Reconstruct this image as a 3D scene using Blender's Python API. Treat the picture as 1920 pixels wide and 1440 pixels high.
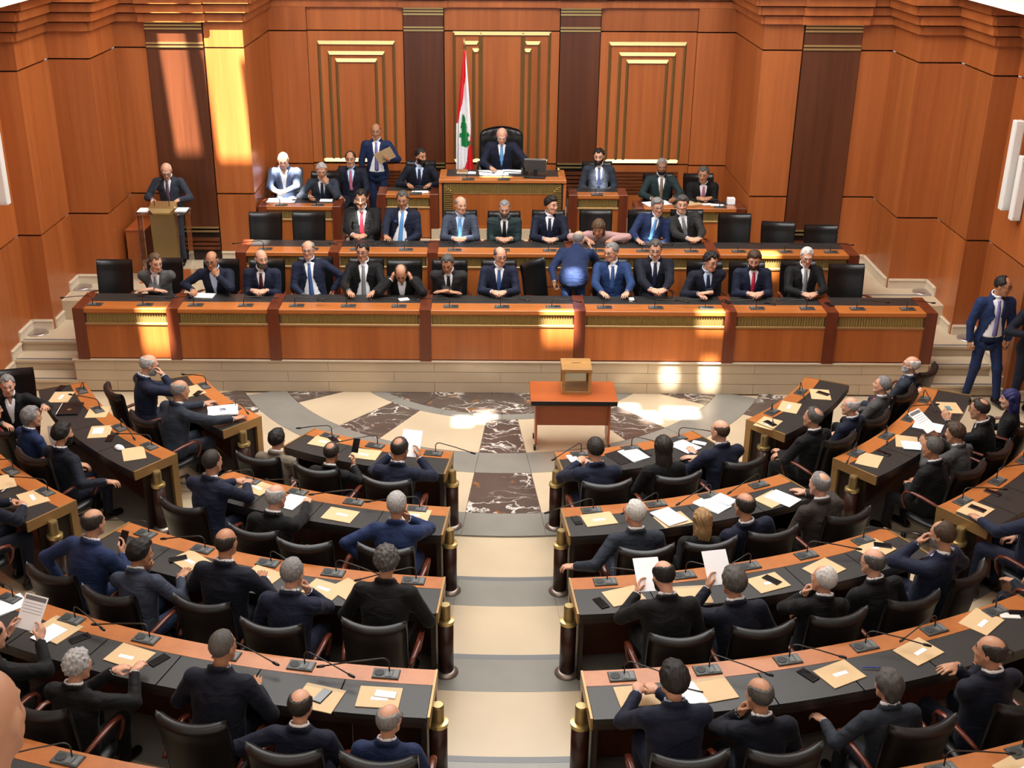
import bpy, math, random
import numpy as np
from mathutils import Matrix, Vector
for _o in list(bpy.data.objects): bpy.data.objects.remove(_o, do_unlink=True)
random.seed(7); rng = np.random.RandomState(11)
SC = bpy.context.scene; COL = SC.collection
# ------------------------------------------------------------------ camera
FPX, PITCH, YAW, ROLL, PPX, CX, CZ = 2232.47, 0.404850, -0.0066152, 0.0036569, 907.36, -0.1442, 6.5
_cy, _sy, _cp, _sp, _cr, _sr = math.cos(YAW), math.sin(YAW), math.cos(PITCH), math.sin(PITCH), math.cos(ROLL), math.sin(ROLL)
_r0 = np.array([_cy, -_sy, 0.]); _f0 = np.array([_sy, _cy, 0.])
FW = _f0*_cp + np.array([0, 0, -_sp]); _u0 = _f0*_sp + np.array([0, 0, _cp])
RT = _r0*_cr + _u0*_sr; UPV = -_r0*_sr + _u0*_cr
CAM = np.array([CX, 0., CZ])
cam = bpy.data.cameras.new('camera'); co = bpy.data.objects.new('camera', cam); COL.objects.link(co)
cam.sensor_width = 36.0; cam.sensor_fit = 'HORIZONTAL'; cam.lens = FPX/1920*36.0
cam.shift_x = (960-PPX)/1920; cam.clip_start = .1; cam.clip_end = 200
co.matrix_world = Matrix(((RT[0], UPV[0], -FW[0], CAM[0]), (RT[1], UPV[1], -FW[1], CAM[1]), (RT[2], UPV[2], -FW[2], CAM[2]), (0, 0, 0, 1)))
SC.camera = co
def ray(x, y): return FW*FPX + RT*(x-PPX) - UPV*(y-720)
def uz(x, y, z): d = ray(x, y); return CAM + d*((z-CZ)/d[2])      # pixel -> point at height z
def uy(x, y, Y): d = ray(x, y); return CAM + d*(Y/d[1])            # pixel -> point on the plane Y
# ------------------------------------------------------------------ world, lights, exposure
W = bpy.data.worlds.new('world'); SC.world = W; W.use_nodes = True
W.node_tree.nodes['Background'].inputs[0].default_value = (.95, .97, 1, 1)
W.node_tree.nodes['Background'].inputs[1].default_value = .75
SC.view_settings.view_transform = 'Standard'; SC.view_settings.look = 'None'
SC.view_settings.exposure = 0.14; SC.view_settings.gamma = 1.0; SC.view_settings.use_curve_mapping = False
CEIL = 9.0
SUN = np.array([.06, .50, -1.0]); SUN /= np.linalg.norm(SUN)
def light(kind, name, loc, energy, **k):
    l = bpy.data.lights.new(name, kind); o = bpy.data.objects.new(name, l); COL.objects.link(o); o.location = loc; l.energy = energy
    for a, v in k.items(): setattr(l, a, v)
    return o
so = light('SUN', 'sun', (0, 0, 20), 56, angle=.016, color=(1, .95, .86))
so.rotation_euler = Vector(SUN).to_track_quat('-Z', 'Y').to_euler()
for nm, loc, sz, e in (('fill_light_well', (0, 10.8, 8.7), (9, 5.5), 690), ('fill_light_dais', (0, 15.2, 8.7), (10, 3.5), 900), ('fill_light_rear', (0, 3.0, 8.7), (9, 4), 150)):  # added unseen fill lights standing in for the soft overhead light
    light('AREA', nm, loc, e, shape='RECTANGLE', size=sz[0], size_y=sz[1], color=(1, .985, .965))
# ------------------------------------------------------------------ helpers
def newmesh(name, v, f, mats, smooth=False, mi=None):
    me = bpy.data.meshes.new(name); me.from_pydata([tuple(map(float, p)) for p in v], [], [tuple(map(int, q)) for q in f])
    for m in (mats if isinstance(mats, (list, tuple)) else [mats]): me.materials.append(m)
    if mi is not None: me.polygons.foreach_set('material_index', np.asarray(mi, dtype=np.int32))
    if smooth: me.polygons.foreach_set('use_smooth', np.ones(len(me.polygons), dtype=bool))
    me.update(); return me
def link(name, me, parent=None, loc=None, rotz=None):
    o = bpy.data.objects.new(name, me); COL.objects.link(o)
    if parent is not None: o.parent = parent
    if loc is not None: o.location = loc
    if rotz is not None: o.rotation_euler = (0, 0, rotz)
    return o
def tag(o, label=None, cat=None, group=None, kind=None):
    if label: o['label'] = label
    if cat: o['category'] = cat
    if group: o['group'] = group
    if kind: o['kind'] = kind
    return o
def thing(name, label, cat, loc=(0, 0, 0), rotz=0, group=None):
    o = bpy.data.objects.new(name, None); COL.objects.link(o); o.empty_display_size = .1
    o.location = tuple(map(float, loc)); o.rotation_euler = (0, 0, rotz)
    return tag(o, label, cat, group)
class MB:
    def __init__(s): s.v = []; s.f = []; s.m = []
    def add(s, v, f, m=0):
        n = len(s.v); s.v += [tuple(p) for p in v]; s.f += [tuple(i+n for i in q) for q in f]; s.m += [m]*len(f); return s
    def box(s, x0, x1, y0, y1, z0, z1, m=0):
        return s.add([(x0, y0, z0), (x1, y0, z0), (x1, y1, z0), (x0, y1, z0), (x0, y0, z1), (x1, y0, z1), (x1, y1, z1), (x0, y1, z1)],
                     [(0, 3, 2, 1), (4, 5, 6, 7), (0, 1, 5, 4), (1, 2, 6, 5), (2, 3, 7, 6), (3, 0, 4, 7)], m)
    def cbox(s, x0, x1, y0, y1, z0, z1, c=.006, m=0):      # box with chamfered top edges
        return s.add([(x0, y0, z0), (x1, y0, z0), (x1, y1, z0), (x0, y1, z0), (x0, y0, z1-c), (x1, y0, z1-c), (x1, y1, z1-c), (x0, y1, z1-c),
                      (x0+c, y0+c, z1), (x1-c, y0+c, z1), (x1-c, y1-c, z1), (x0+c, y1-c, z1)],
                     [(0, 3, 2, 1), (0, 1, 5, 4), (1, 2, 6, 5), (2, 3, 7, 6), (3, 0, 4, 7), (4, 5, 9, 8), (5, 6, 10, 9), (6, 7, 11, 10), (7, 4, 8, 11), (8, 9, 10, 11)], m)
    def wallbox(s, p0, p1, z0, z1, t, off=0., m=0):         # slab along p0->p1, thickness t to the left of the direction
        p0 = np.array(p0, float); p1 = np.array(p1, float); d = (p1-p0)/np.linalg.norm(p1-p0); n = np.array([-d[1], d[0]])
        a, b, c, e = p0+n*off, p1+n*off, p1+n*(off+t), p0+n*(off+t)
        return s.add([(*a, z0), (*b, z0), (*c, z0), (*e, z0), (*a, z1), (*b, z1), (*c, z1), (*e, z1)],
                     [(0, 3, 2, 1), (4, 5, 6, 7), (0, 1, 5, 4), (1, 2, 6, 5), (2, 3, 7, 6), (3, 0, 4, 7)], m)
    def arc(s, c, r0, r1, a0, a1, z0, z1, n=None, m=0):     # ring sector, angle 0 towards -Y, + to +X
        n = n or max(2, int(abs(a1-a0)*max(r0, r1)/.12)); V = []; F = []
        for i in range(n+1):
            a = a0+(a1-a0)*i/n; sa, ca = math.sin(a), -math.cos(a)
            for r, z in ((r0, z0), (r1, z0), (r1, z1), (r0, z1)): V.append((c[0]+r*sa, c[1]+r*ca, z))
        for i in range(n):
            b = 4*i
            for k in range(4): F.append((b+k, b+4+k, b+4+(k+1) % 4, b+(k+1) % 4))
        F.append((0, 1, 2, 3)); F.append((4*n+3, 4*n+2, 4*n+1, 4*n)); return s.add(V, F, m)
    def tube(s, pts, rad, n=8, m=0, cap=True, flat=1.0):
        pts = np.array(pts, float); rad = np.broadcast_to(np.array(rad, float), (len(pts),)); V = []; F = []
        up = np.array([0, 0, 1.]); N = len(pts); prev = None
        for i in range(N):
            t = pts[min(i+1, N-1)]-pts[max(i-1, 0)]; t /= np.linalg.norm(t)+1e-9
            ref = prev if prev is not None else (up if abs(t[2]) < .9 else np.array([0, 1., 0]))
            a = ref - t*(ref@t); a /= np.linalg.norm(a)+1e-9; b = np.cross(t, a); prev = a
            for k in range(n):
                q = 2*math.pi*k/n; V.append(pts[i]+rad[i]*(math.cos(q)*a*flat+math.sin(q)*b))
        for i in range(N-1):
            for k in range(n): F.append((i*n+k, i*n+(k+1) % n, (i+1)*n+(k+1) % n, (i+1)*n+k))
        if cap: F.append(tuple(range(n-1, -1, -1))); F.append(tuple((N-1)*n+k for k in range(n)))
        return s.add(V, F, m)
    def lathe(s, prof, c=(0, 0), n=20, m=0):
        V = []; F = []; N = len(prof)
        for r, z in prof:
            for k in range(n): q = 2*math.pi*k/n; V.append((c[0]+r*math.cos(q), c[1]+r*math.sin(q), z))
        for i in range(N-1):
            for k in range(n): F.append((i*n+k, i*n+(k+1) % n, (i+1)*n+(k+1) % n, (i+1)*n+k))
        F.append(tuple(range(n-1, -1, -1))); F.append(tuple((N-1)*n+k for k in range(n))); return s.add(V, F, m)
    def mesh(s, name, mats, smooth=False): return newmesh(name, s.v, s.f, mats, smooth, s.m if isinstance(mats, (list, tuple)) else None)
    def build(s, name, mats, parent=None, smooth=False, loc=None, rotz=None): return link(name, s.mesh(name, mats, smooth), parent, loc, rotz)
def bevel(o, w=.004, seg=2):
    b = o.modifiers.new('bevel', 'BEVEL'); b.width = w; b.segments = seg; b.limit_method = 'ANGLE'; return o
# ------------------------------------------------------------------ materials
MATS = {}
def node_mat(name):
    m = bpy.data.materials.new(name); m.use_nodes = True; nt = m.node_tree; return m, nt, nt.nodes['Principled BSDF']
def L(nt, a, b): nt.links.new(a, b)
def plain(name, col, rough=.5, metal=0., spec=.5, bump=None, trans=0., ior=1.45, coat=0.):
    if name in MATS: return MATS[name]
    m, nt, p = node_mat(name); p.inputs['Base Color'].default_value = (*col, 1); p.inputs['Roughness'].default_value = rough
    p.inputs['Metallic'].default_value = metal; p.inputs['Specular IOR Level'].default_value = spec
    p.inputs['Transmission Weight'].default_value = trans; p.inputs['IOR'].default_value = ior; p.inputs['Coat Weight'].default_value = coat
    if bump:
        tc = nt.nodes.new('ShaderNodeTexCoord'); n = nt.nodes.new('ShaderNodeTexNoise'); n.inputs['Scale'].default_value = bump[0]; n.inputs['Detail'].default_value = 4
        b = nt.nodes.new('ShaderNodeBump'); b.inputs['Strength'].default_value = bump[1]; b.inputs['Distance'].default_value = .01
        L(nt, tc.outputs['Object'], n.inputs['Vector']); L(nt, n.outputs['Fac'], b.inputs['Height']); L(nt, b.outputs['Normal'], p.inputs['Normal'])
        mx = nt.nodes.new('ShaderNodeMixRGB'); mx.inputs[1].default_value = (*[c*.82 for c in col], 1); mx.inputs[2].default_value = (*[min(1, c*1.15) for c in col], 1)
        L(nt, n.outputs['Fac'], mx.inputs[0]); L(nt, mx.outputs[0], p.inputs['Base Color'])
    MATS[name] = m; return m
def wood(name, c0, c1, scale=(14, 14, .55), rough=.32, vary=.16, spec=.5):
    m, nt, p = node_mat(name); tc = nt.nodes.new('ShaderNodeTexCoord'); mp = nt.nodes.new('ShaderNodeMapping'); mp.inputs['Scale'].default_value = scale
    oi = nt.nodes.new('ShaderNodeObjectInfo'); va = nt.nodes.new('ShaderNodeVectorMath'); va.operation = 'MULTIPLY_ADD'
    va.inputs[1].default_value = (37, 19, 23); L(nt, oi.outputs['Random'], va.inputs[0]); L(nt, tc.outputs['Object'], va.inputs[2])
    L(nt, va.outputs[0], mp.inputs['Vector'])
    n = nt.nodes.new('ShaderNodeTexNoise'); n.inputs['Scale'].default_value = 1.0; n.inputs['Detail'].default_value = 6; n.inputs['Roughness'].default_value = .62; n.inputs['Distortion'].default_value = .35
    L(nt, mp.outputs[0], n.inputs['Vector'])
    n2 = nt.nodes.new('ShaderNodeTexNoise'); n2.inputs['Scale'].default_value = .22; n2.inputs['Detail'].default_value = 2; L(nt, mp.outputs[0], n2.inputs['Vector'])
    ad = nt.nodes.new('ShaderNodeMath'); ad.operation = 'MULTIPLY_ADD'; ad.inputs[1].default_value = .6; L(nt, n2.outputs['Fac'], ad.inputs[0]); 
    sc = nt.nodes.new('ShaderNodeMath'); sc.operation = 'MULTIPLY'; sc.inputs[1].default_value = .5; L(nt, n.outputs['Fac'], sc.inputs[0]); L(nt, sc.outputs[0], ad.inputs[2])
    r = nt.nodes.new('ShaderNodeValToRGB'); r.color_ramp.elements[0].position = .34; r.color_ramp.elements[1].position = .74
    r.color_ramp.elements[0].color = (*c0, 1); r.color_ramp.elements[1].color = (*c1, 1); L(nt, ad.outputs[0], r.inputs[0])
    hs = nt.nodes.new('ShaderNodeHueSaturation'); mr = nt.nodes.new('ShaderNodeMapRange'); mr.inputs[3].default_value = 1-vary; mr.inputs[4].default_value = 1+vary
    L(nt, oi.outputs['Random'], mr.inputs[0]); L(nt, mr.outputs[0], hs.inputs['Value']); L(nt, r.outputs[0], hs.inputs['Color']); L(nt, hs.outputs[0], p.inputs['Base Color'])
    p.inputs['Roughness'].default_value = rough; p.inputs['Specular IOR Level'].default_value = spec
    MATS[name] = m; return m
M_WALL = wood('wood_panel', (.255, .064, .014), (.415, .122, .031), rough=.33)
M_FRONT = wood('wood_front', (.285, .071, .014), (.455, .136, .031), rough=.30)
M_RIM = wood('wood_rim', (.32, .097, .023), (.46, .16, .044), scale=(9, 9, 9), rough=.28, vary=.06)
M_RIMX = wood('wood_rim_straight', (.33, .096, .020), (.48, .158, .038), scale=(.8, 12, 12), rough=.26, vary=.06)
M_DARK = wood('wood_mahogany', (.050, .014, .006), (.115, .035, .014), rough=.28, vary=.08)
M_RED = wood('wood_divider', (.085, .018, .008), (.16, .036, .014), rough=.26, vary=.08)
M_CHERRY = wood('wood_cherry', (.28, .058, .012), (.42, .10, .024), scale=(.9, 12, 12), rough=.3, vary=.05)
M_POST = plain('post_brown', (.032, .010, .006), .3)
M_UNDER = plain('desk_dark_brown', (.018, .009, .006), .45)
M_GROOVE = plain('groove_dark', (.02, .008, .004), .8)
M_BRASS = plain('brass', (.54, .41, .18), .32, .85)
M_BRASSD = plain('brass_dark', (.34, .25, .11), .38, .75)  # darker brass; on the upright gilt bars it paints in shade
M_RIB = plain('brass_ribs', (.42, .31, .12), .36, .7)
M_TRIM = plain('gilt_trim', (.36, .215, .085), .34, .45)
M_STEEL = plain('brushed_steel', (.55, .5, .47), .3, .9)
M_STONE = plain('limestone', (.51, .405, .275), .30, bump=(1.7, .0))
M_STONEW = plain('limestone_wall', (.50, .395, .27), .22, bump=(1.2, .0))
M_GREY = plain('grey_stone', (.215, .205, .178), .26, bump=(3, .0))
M_NOSE = plain('step_nosing', (.13, .135, .14), .35)
M_SKIRT = plain('skirting_stone', (.60, .50, .37), .35)
M_LEATHER = plain('chair_leather', (.0075, .0075, .0078), .34, bump=(60, .06))
M_INLAY = plain('desk_leather', (.022, .021, .020), .42, bump=(120, .02))
M_MAHO = plain('armrest_mahogany', (.105, .022, .011), .22)
M_BLACK = plain('black_plastic', (.009, .009, .010), .3)
M_CONS = plain('console_grey', (.045, .048, .046), .42)
M_CONSL = plain('console_light', (.12, .125, .125), .4)
M_MESH = plain('speaker_mesh', (.02, .021, .021), .6)
M_STEM = plain('mic_stem', (.035, .033, .03), .32, .4)
M_PAPER = plain('white_paper', (.86, .86, .88), .7)
M_KRAFT = plain('kraft_paper', (.60, .42, .225), .6)
M_KRAFTD = plain('kraft_flap', (.48, .34, .20), .6)
M_WHITE = plain('white_plastic', (.72, .70, .66), .45)
M_CEIL = plain('ceiling_plaster', (.80, .77, .70), .8)
M_SCREEN = plain('phone_glass', (.006, .006, .008), .08)
M_GLASS = plain('clear_glass', (.93, .98, .96), .02, trans=1.0, ior=1.45)
M_FLAGR = plain('flag_red', (.62, .012, .02), .7); M_FLAGW = plain('flag_white', (.80, .80, .82), .7); M_FLAGG = plain('flag_green', (.01, .23, .06), .7)
def marble():
    m, nt, p = node_mat('dark_marble'); tc = nt.nodes.new('ShaderNodeTexCoord')
    n = nt.nodes.new('ShaderNodeTexNoise'); n.inputs['Scale'].default_value = 2.2; n.inputs['Detail'].default_value = 5
    ad = nt.nodes.new('ShaderNodeMixRGB'); ad.blend_type = 'ADD'; ad.inputs[0].default_value = .9; L(nt, tc.outputs['Object'], ad.inputs[1]); L(nt, n.outputs['Color'], ad.inputs[2])
    L(nt, tc.outputs['Object'], n.inputs['Vector'])
    mp = nt.nodes.new('ShaderNodeMapping'); mp.inputs['Scale'].default_value = (1.0, 2.6, 1); mp.inputs['Rotation'].default_value = (0, 0, .3); L(nt, ad.outputs[0], mp.inputs['Vector'])
    v = nt.nodes.new('ShaderNodeTexVoronoi'); v.feature = 'DISTANCE_TO_EDGE'; v.inputs['Scale'].default_value = 2.3; L(nt, mp.outputs[0], v.inputs['Vector'])
    r = nt.nodes.new('ShaderNodeValToRGB'); r.color_ramp.elements[0].position = .0; r.color_ramp.elements[0].color = (.80, .76, .70, 1); r.color_ramp.elements[1].position = .05; r.color_ramp.elements[1].color = (0, 0, 0, 1); L(nt, v.outputs['Distance'], r.inputs[0])
    n3 = nt.nodes.new('ShaderNodeTexNoise'); n3.inputs['Scale'].default_value = 1.6; L(nt, tc.outputs['Object'], n3.inputs['Vector'])
    r3 = nt.nodes.new('ShaderNodeValToRGB'); r3.color_ramp.elements[0].position = .40; r3.color_ramp.elements[1].position = .56; L(nt, n3.outputs['Fac'], r3.inputs[0])
    base = nt.nodes.new('ShaderNodeValToRGB'); base.color_ramp.elements[0].color = (.052, .036, .030, 1); base.color_ramp.elements[1].color = (.115, .085, .07, 1); L(nt, n.outputs['Fac'], base.inputs[0])
    n4 = nt.nodes.new('ShaderNodeTexNoise'); n4.inputs['Scale'].default_value = 4.3; n4.inputs['Detail'].default_value = 3; L(nt, tc.outputs['Object'], n4.inputs['Vector'])
    r4 = nt.nodes.new('ShaderNodeValToRGB'); r4.color_ramp.elements[0].position = .63; r4.color_ramp.elements[1].position = .72; L(nt, n4.outputs['Fac'], r4.inputs[0])
    rust = nt.nodes.new('ShaderNodeMixRGB'); rust.inputs[2].default_value = (.26, .105, .03, 1); L(nt, r4.outputs[0], rust.inputs[0]); L(nt, base.outputs[0], rust.inputs[1])
    mul = nt.nodes.new('ShaderNodeMixRGB'); mul.blend_type = 'MULTIPLY'; mul.inputs[0].default_value = 1; L(nt, r.outputs[0], mul.inputs[1]); L(nt, r3.outputs[0], mul.inputs[2])
    fin = nt.nodes.new('ShaderNodeMixRGB'); fin.blend_type = 'ADD'; fin.inputs[0].default_value = .8; L(nt, rust.outputs[0], fin.inputs[1]); L(nt, mul.outputs[0], fin.inputs[2])
    L(nt, fin.outputs[0], p.inputs['Base Color']); p.inputs['Roughness'].default_value = .12; return m
M_MARBLE = marble()
# ------------------------------------------------------------------ structure: floor
OD = (0., 15.6); OF = (0., 16.27); RROW = {1: 4.08, 2: 5.55, 3: 7.01, 4: 8.47, 5: 9.92}
D2R = math.pi/180; TZ = lambda k: .14*(k-1)
floor = tag(MB().box(-7.6, 7.6, -2, 21, -.25, -.02).build('floor', M_STONE), 'polished beige limestone floor of the chamber', 'floor', kind='structure')
def slab(c, r0, r1, a0, a1, z0, z1, mat, name='floor_slab', g=.0025):
    gm = g/max(r0, .5); return MB().arc(c, r0+g, r1-g, a0*D2R+gm, a1*D2R-gm, z0, z1).build(name, mat, floor)
def cut(a): return a
STR = [(-69, -57, M_MARBLE), (-57, -40, M_STONE), (-40, -28.4, M_MARBLE), (-28.4, -5.1, M_STONE), (-5.1, 5.1, M_MARBLE), (5.1, 28.4, M_STONE), (28.4, 40, M_MARBLE), (40, 57, M_STONE), (57, 69, M_MARBLE), (-82, -69, M_STONE), (69, 82, M_STONE)]
for a0, a1 in ((-60, -30), (-30, -5), (-5, 22), (22, 60)): slab(OF, 1.38, 2.10, a0, a1, -.02, 0, M_MARBLE)
for a0, a1 in ((-62, -42), (-42, -21), (-21, 0), (0, 21), (21, 42), (42, 62)): slab(OF, 2.10, 2.27, a0, a1, -.02, 0, M_GREY)
for a0, a1, m in STR: slab(OF, 2.27, 3.24, a0, a1, -.02, 0, m)
for a0, a1 in ((-66, -40), (-40, -5.1), (-5.1, 5.1), (5.1, 40), (40, 66)): slab(OF, 3.24, 3.77, a0, a1, -.02, 0, M_GREY)
for a0, a1, m in STR:
    a0c, a1c = max(a0, -72), min(a1, 72)
    if a1c > a0c: slab(OF, 3.77, 4.73, a0c, a1c, -.02, 0, m)
for a0, a1 in ((-62, -34), (-34, -5), (-5, 5), (5, 34), (34, 62)): slab(OF, 4.73, 5.22, a0, a1, -.02, 0, M_GREY)
for k in range(2, 7):
    r = RROW.get(k, 11.37)+.03; rn = RROW.get(k+1, 11.37 if k == 5 else 12.85)+.03; z = TZ(k)
    am = math.degrees(min(69*D2R, math.asin(min(1, 7.05/rn))))
    segs = [-am, -38, -20, -4.6, 4.6, 20, 38, am]
    for a0, a1 in zip(segs[:-1], segs[1:]):
        slab(OD, r, r+.065, a0, a1, z-.14, z, M_NOSE, 'step_nosing', .001)
        slab(OD, r+.065, r+.51, a0, a1, z-.14, z, M_GREY, 'step_slab', .001)
        slab(OD, r+.51, rn, a0, a1, z-.14, z, M_STONE, 'step_slab', .001)
    if k > 2: tag(MB().arc(OD, r-.02, 13.2, -am*D2R, am*D2R, 0, z-.14).build('tier_core', M_STONE, floor), kind='structure')
# ------------------------------------------------------------------ structure: dais platforms, stone base, stairs
dais = tag(MB().box(-5.74, 5.70, 14.93, 16.45, 0, .44).build('dais_platform', M_STONE), 'beige stone dais carrying the ministers desks', 'dais', kind='structure')
for j in range(3):
    xs = np.linspace(-5.78, 5.74, 9) + (0 if j % 2 else .55); xs = [-5.78]+[x for x in xs if -5.6 < x < 5.6]+[5.74]
    for a, b in zip(xs[:-1], xs[1:]): MB().box(a+.002, b-.002, 14.865, 14.935, .15*j+.003, .15*(j+1)-.003).build('stone_block', M_STONEW, dais)
MB().box(-5.80, 5.76, 14.845, 14.95, .447, .465).build('stone_ledge', M_SKIRT, dais)
plat = MB(); plat.box(-6.6, 6.6, 16.42, 20.6, 0, .745); plat.box(-3.98, 3.98, 18.42, 20.6, .745, .9); plat.box(-1.90, 2.12, 18.5, 20.6, .9, 1.08); plat.box(-1.12, 1.12, 18.56, 20.6, 1.08, 1.25); plat.box(-.8, .8, 19.45, 20.6, 1.25, 1.40)
tag(plat.build('dais_platform', M_STONE), 'stepped beige stone platform rising towards the back wall', 'dais', kind='structure')
sock = MB().lathe([(.15, 0), (.15, .012), (.13, .018), (.05, .018)], n=24).mesh('floor_socket', M_STEEL, True)
for s, nm in ((-1, 'left'), (1, 'right')):
    st = thing('stone_stairs', f'beige stone stairs climbing at the {nm} end of the dais', 'stairs')
    st['kind'] = 'structure'
    def stp(y0, y1, z0, z1, x1=6.79):
        x0 = 5.76 if y0 < 16.4 else 5.2
        a, b = (s*x0, s*x1) if s > 0 else (s*x1, s*x0)
        MB().box(a, b, y0+.025, y1, z0, z1-.035).build('riser', M_STONEW, st)
        MB().box(a, b, y0, y1, z1-.035, z1).build('tread', M_STONE, st)
        MB().box(a, b, y0+.03, y0+.075, z1, z1+.003).build('nosing_strip', M_NOSE, st)
    stp(14.86, 15.22, 0, .15); stp(15.20, 15.58, .0, .30); stp(15.55, 16.5, 0, .45); stp(16.45, 16.85, .45, .60); stp(16.83, 17.3, .45, .75)
    for x, y, z in ((6.62, 15.86, .45), (6.32, 17.02, .75)):  # round floor sockets on the landings
        o = tag(link('floor_socket', sock, None, (s*x, y, z)), f'round steel floor socket on the {nm} {"lower" if z < .5 else "upper"} stair landing', 'floor socket', 'floor sockets on the landings')
# ------------------------------------------------------------------ structure: walls
YB, Y1, Y2, Y3 = 20.7, 18.48, 17.25, 16.07
wb = tag(MB().box(-4.1, 4.1, YB+.03, YB+.2, 0, 6.2).build('wall_back', M_GROOVE), 'wood panelled wall behind the speaker with gilt frames', 'wall', kind='structure')
TIERS = [(None, 1.828), (1.852, 4.068), (4.09, 4.46)]
def panels(par, p0, p1, zf, mat=None, tiers=TIERS, off=0.):
    """wood panels in three tiers along p0->p1; interior on the left"""
    for z0, z1 in tiers:
        MB().wallbox(p0, p1, zf if z0 is None else z0, z1, .04, off).build('wood_panel', mat or M_WALL, par)
def cornice(par, p0, p1, e0=0., e1=0., extra=0.):
    p0 = np.array(p0, float); p1 = np.array(p1, float); d = (p1-p0)/np.linalg.norm(p1-p0)
    for i in range(4):
        o = .062*(i+1)+extra
        MB().wallbox(p0-d*e0*o, p1+d*e1*o, 4.462+.135*i, 4.462+.135*(i+1)-.02, o+.04).build('cornice_board', M_WALL, par)
def dark_column(par, x0, x1, Y, zf, ztop_lines, zbot, lou):
    c = MB().box(x0+.015, x1-.015, Y-.075, Y+.02, zbot+.02, 4.46).build('dark_column_panel', M_DARK, par)
    for z in ztop_lines+[zbot+.03, zbot-.03]:
        MB().box(x0+.012, x1-.012, Y-.095, Y-.05, z-.013, z+.013).build('gilt_line', M_BRASS, par)
    n = int((zbot-.07-lou)/.07)
    MB().box(x0+.015, x1-.015, Y-.03, Y+.02, zf, zbot-.04).build('louvre_back', M_GROOVE, par)
    for i in range(n):
        z = lou+.07*i; MB().add([(x0+.02, Y-.07, z), (x1-.02, Y-.07, z), (x1-.02, Y-.07, z+.035), (x0+.02, Y-.07, z+.035), (x0+.02, Y-.03, z+.02), (x1-.02, Y-.03, z+.02), (x1-.02, Y-.03, z+.055), (x0+.02, Y-.03, z+.055)],
            [(0, 1, 2, 3), (3, 2, 6, 7), (4, 7, 6, 5), (0, 4, 5, 1), (0, 3, 7, 4), (1, 5, 6, 2)]).build('louvre_slat', M_DARK, par)
zf = .9
for a, b, o in ((3.94, 3.27, .07), (3.27, 1.66, 0), (-1.66, -3.27, 0), (-3.27, -3.94, .07)): panels(wb, (a, YB), (b, YB), zf, off=o if o else 0)
panels(wb, (.965, YB), (-.965, YB), zf)
TL = [4.36, 4.41, 4.455, 4.10, 4.15]
dark_column(wb, -1.66, -.965, YB, zf, [z-.01 for z in TL], 1.82, 1.3); dark_column(wb, .965, 1.66, YB, zf, [z-.01 for z in TL], 1.82, 1.3)
cornice(wb, (4.1, YB), (-4.1, YB)); cornice(wb, (1.72, YB), (.91, YB), extra=.06); cornice(wb, (-.91, YB), (-1.72, YB), extra=.06)
for s in (-1, 1):       # louvred grilles low on the back wall beside the speaker
    for i in range(7): MB().box(min(s*1.75, s*3.1), max(s*1.75, s*3.1), YB-.06, YB-.03, 1.32+.06*i, 1.35+.06*i).build('louvre_slat', M_DARK, wb)
def gbar(x0, z0, x1, z1, w=.055, name='gilt_bar', m=None):   # ridge bar on the back wall, mitred look
    Y = YB-.04
    if abs(x1-x0) > abs(z1-z0):
        V = [(x0, Y, z0+w/2), (x1, Y, z0+w/2), (x1-w*.6*np.sign(x1-x0), Y-.035, z0-w/2), (x0+w*.6*np.sign(x1-x0), Y-.035, z0-w/2), (x0, Y, z0-w/2-.002), (x1, Y, z0-w/2-.002)]
        F = [(0, 3, 2, 1), (3, 4, 5, 2), (0, 4, 3), (1, 2, 5), (0, 1, 5, 4)]
    else:
        V = [(x0-w/2, Y, z0), (x0+w/2, Y, z0), (x0, Y-.03, z0), (x0-w/2, Y, z1), (x0+w/2, Y, z1), (x0, Y-.03, z1)]
        F = [(0, 2, 5, 3), (2, 1, 4, 5), (0, 3, 4, 1), (0, 1, 2), (3, 5, 4)]
    MB().add(V, F).build(name, m or M_BRASS, wb)
for s in (-1, 1):
    X = lambda v: s*v
    for xo, xi, zt in ((3.11, 1.80, 3.885), (2.94, 1.975, 3.715), (2.82, 2.105, 3.595)):
        gbar(min(X(xo), X(xi)), zt, max(X(xo), X(xi)), zt)
        for x in (xo-.025, xi+.025): gbar(X(x), 1.93, X(x), zt-.02, m=M_BRASSD)  # uprights take the darker brass, shade put into the colour
    gbar(min(X(3.1), X(1.81)), 1.90, max(X(3.1), X(1.81)), 1.90)
    gbar(X(.80), 1.93, X(.80), 4.05, m=M_BRASSD); gbar(X(.355), 1.93, X(.355), 4.05, .075, m=M_BRASSD)
    gbar(min(X(.65), X(.39)), 3.89, max(X(.65), X(.39)), 3.89); gbar(X(.63), 1.93, X(.63), 3.87, m=M_BRASSD)
    gbar(min(X(.50), X(.375)), 3.77, max(X(.50), X(.375)), 3.77); gbar(X(.475), 1.93, X(.475), 3.75, m=M_BRASSD)
gbar(-.825, 4.045, .825, 4.045); gbar(-.82, 1.90, .82, 1.90)
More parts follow.
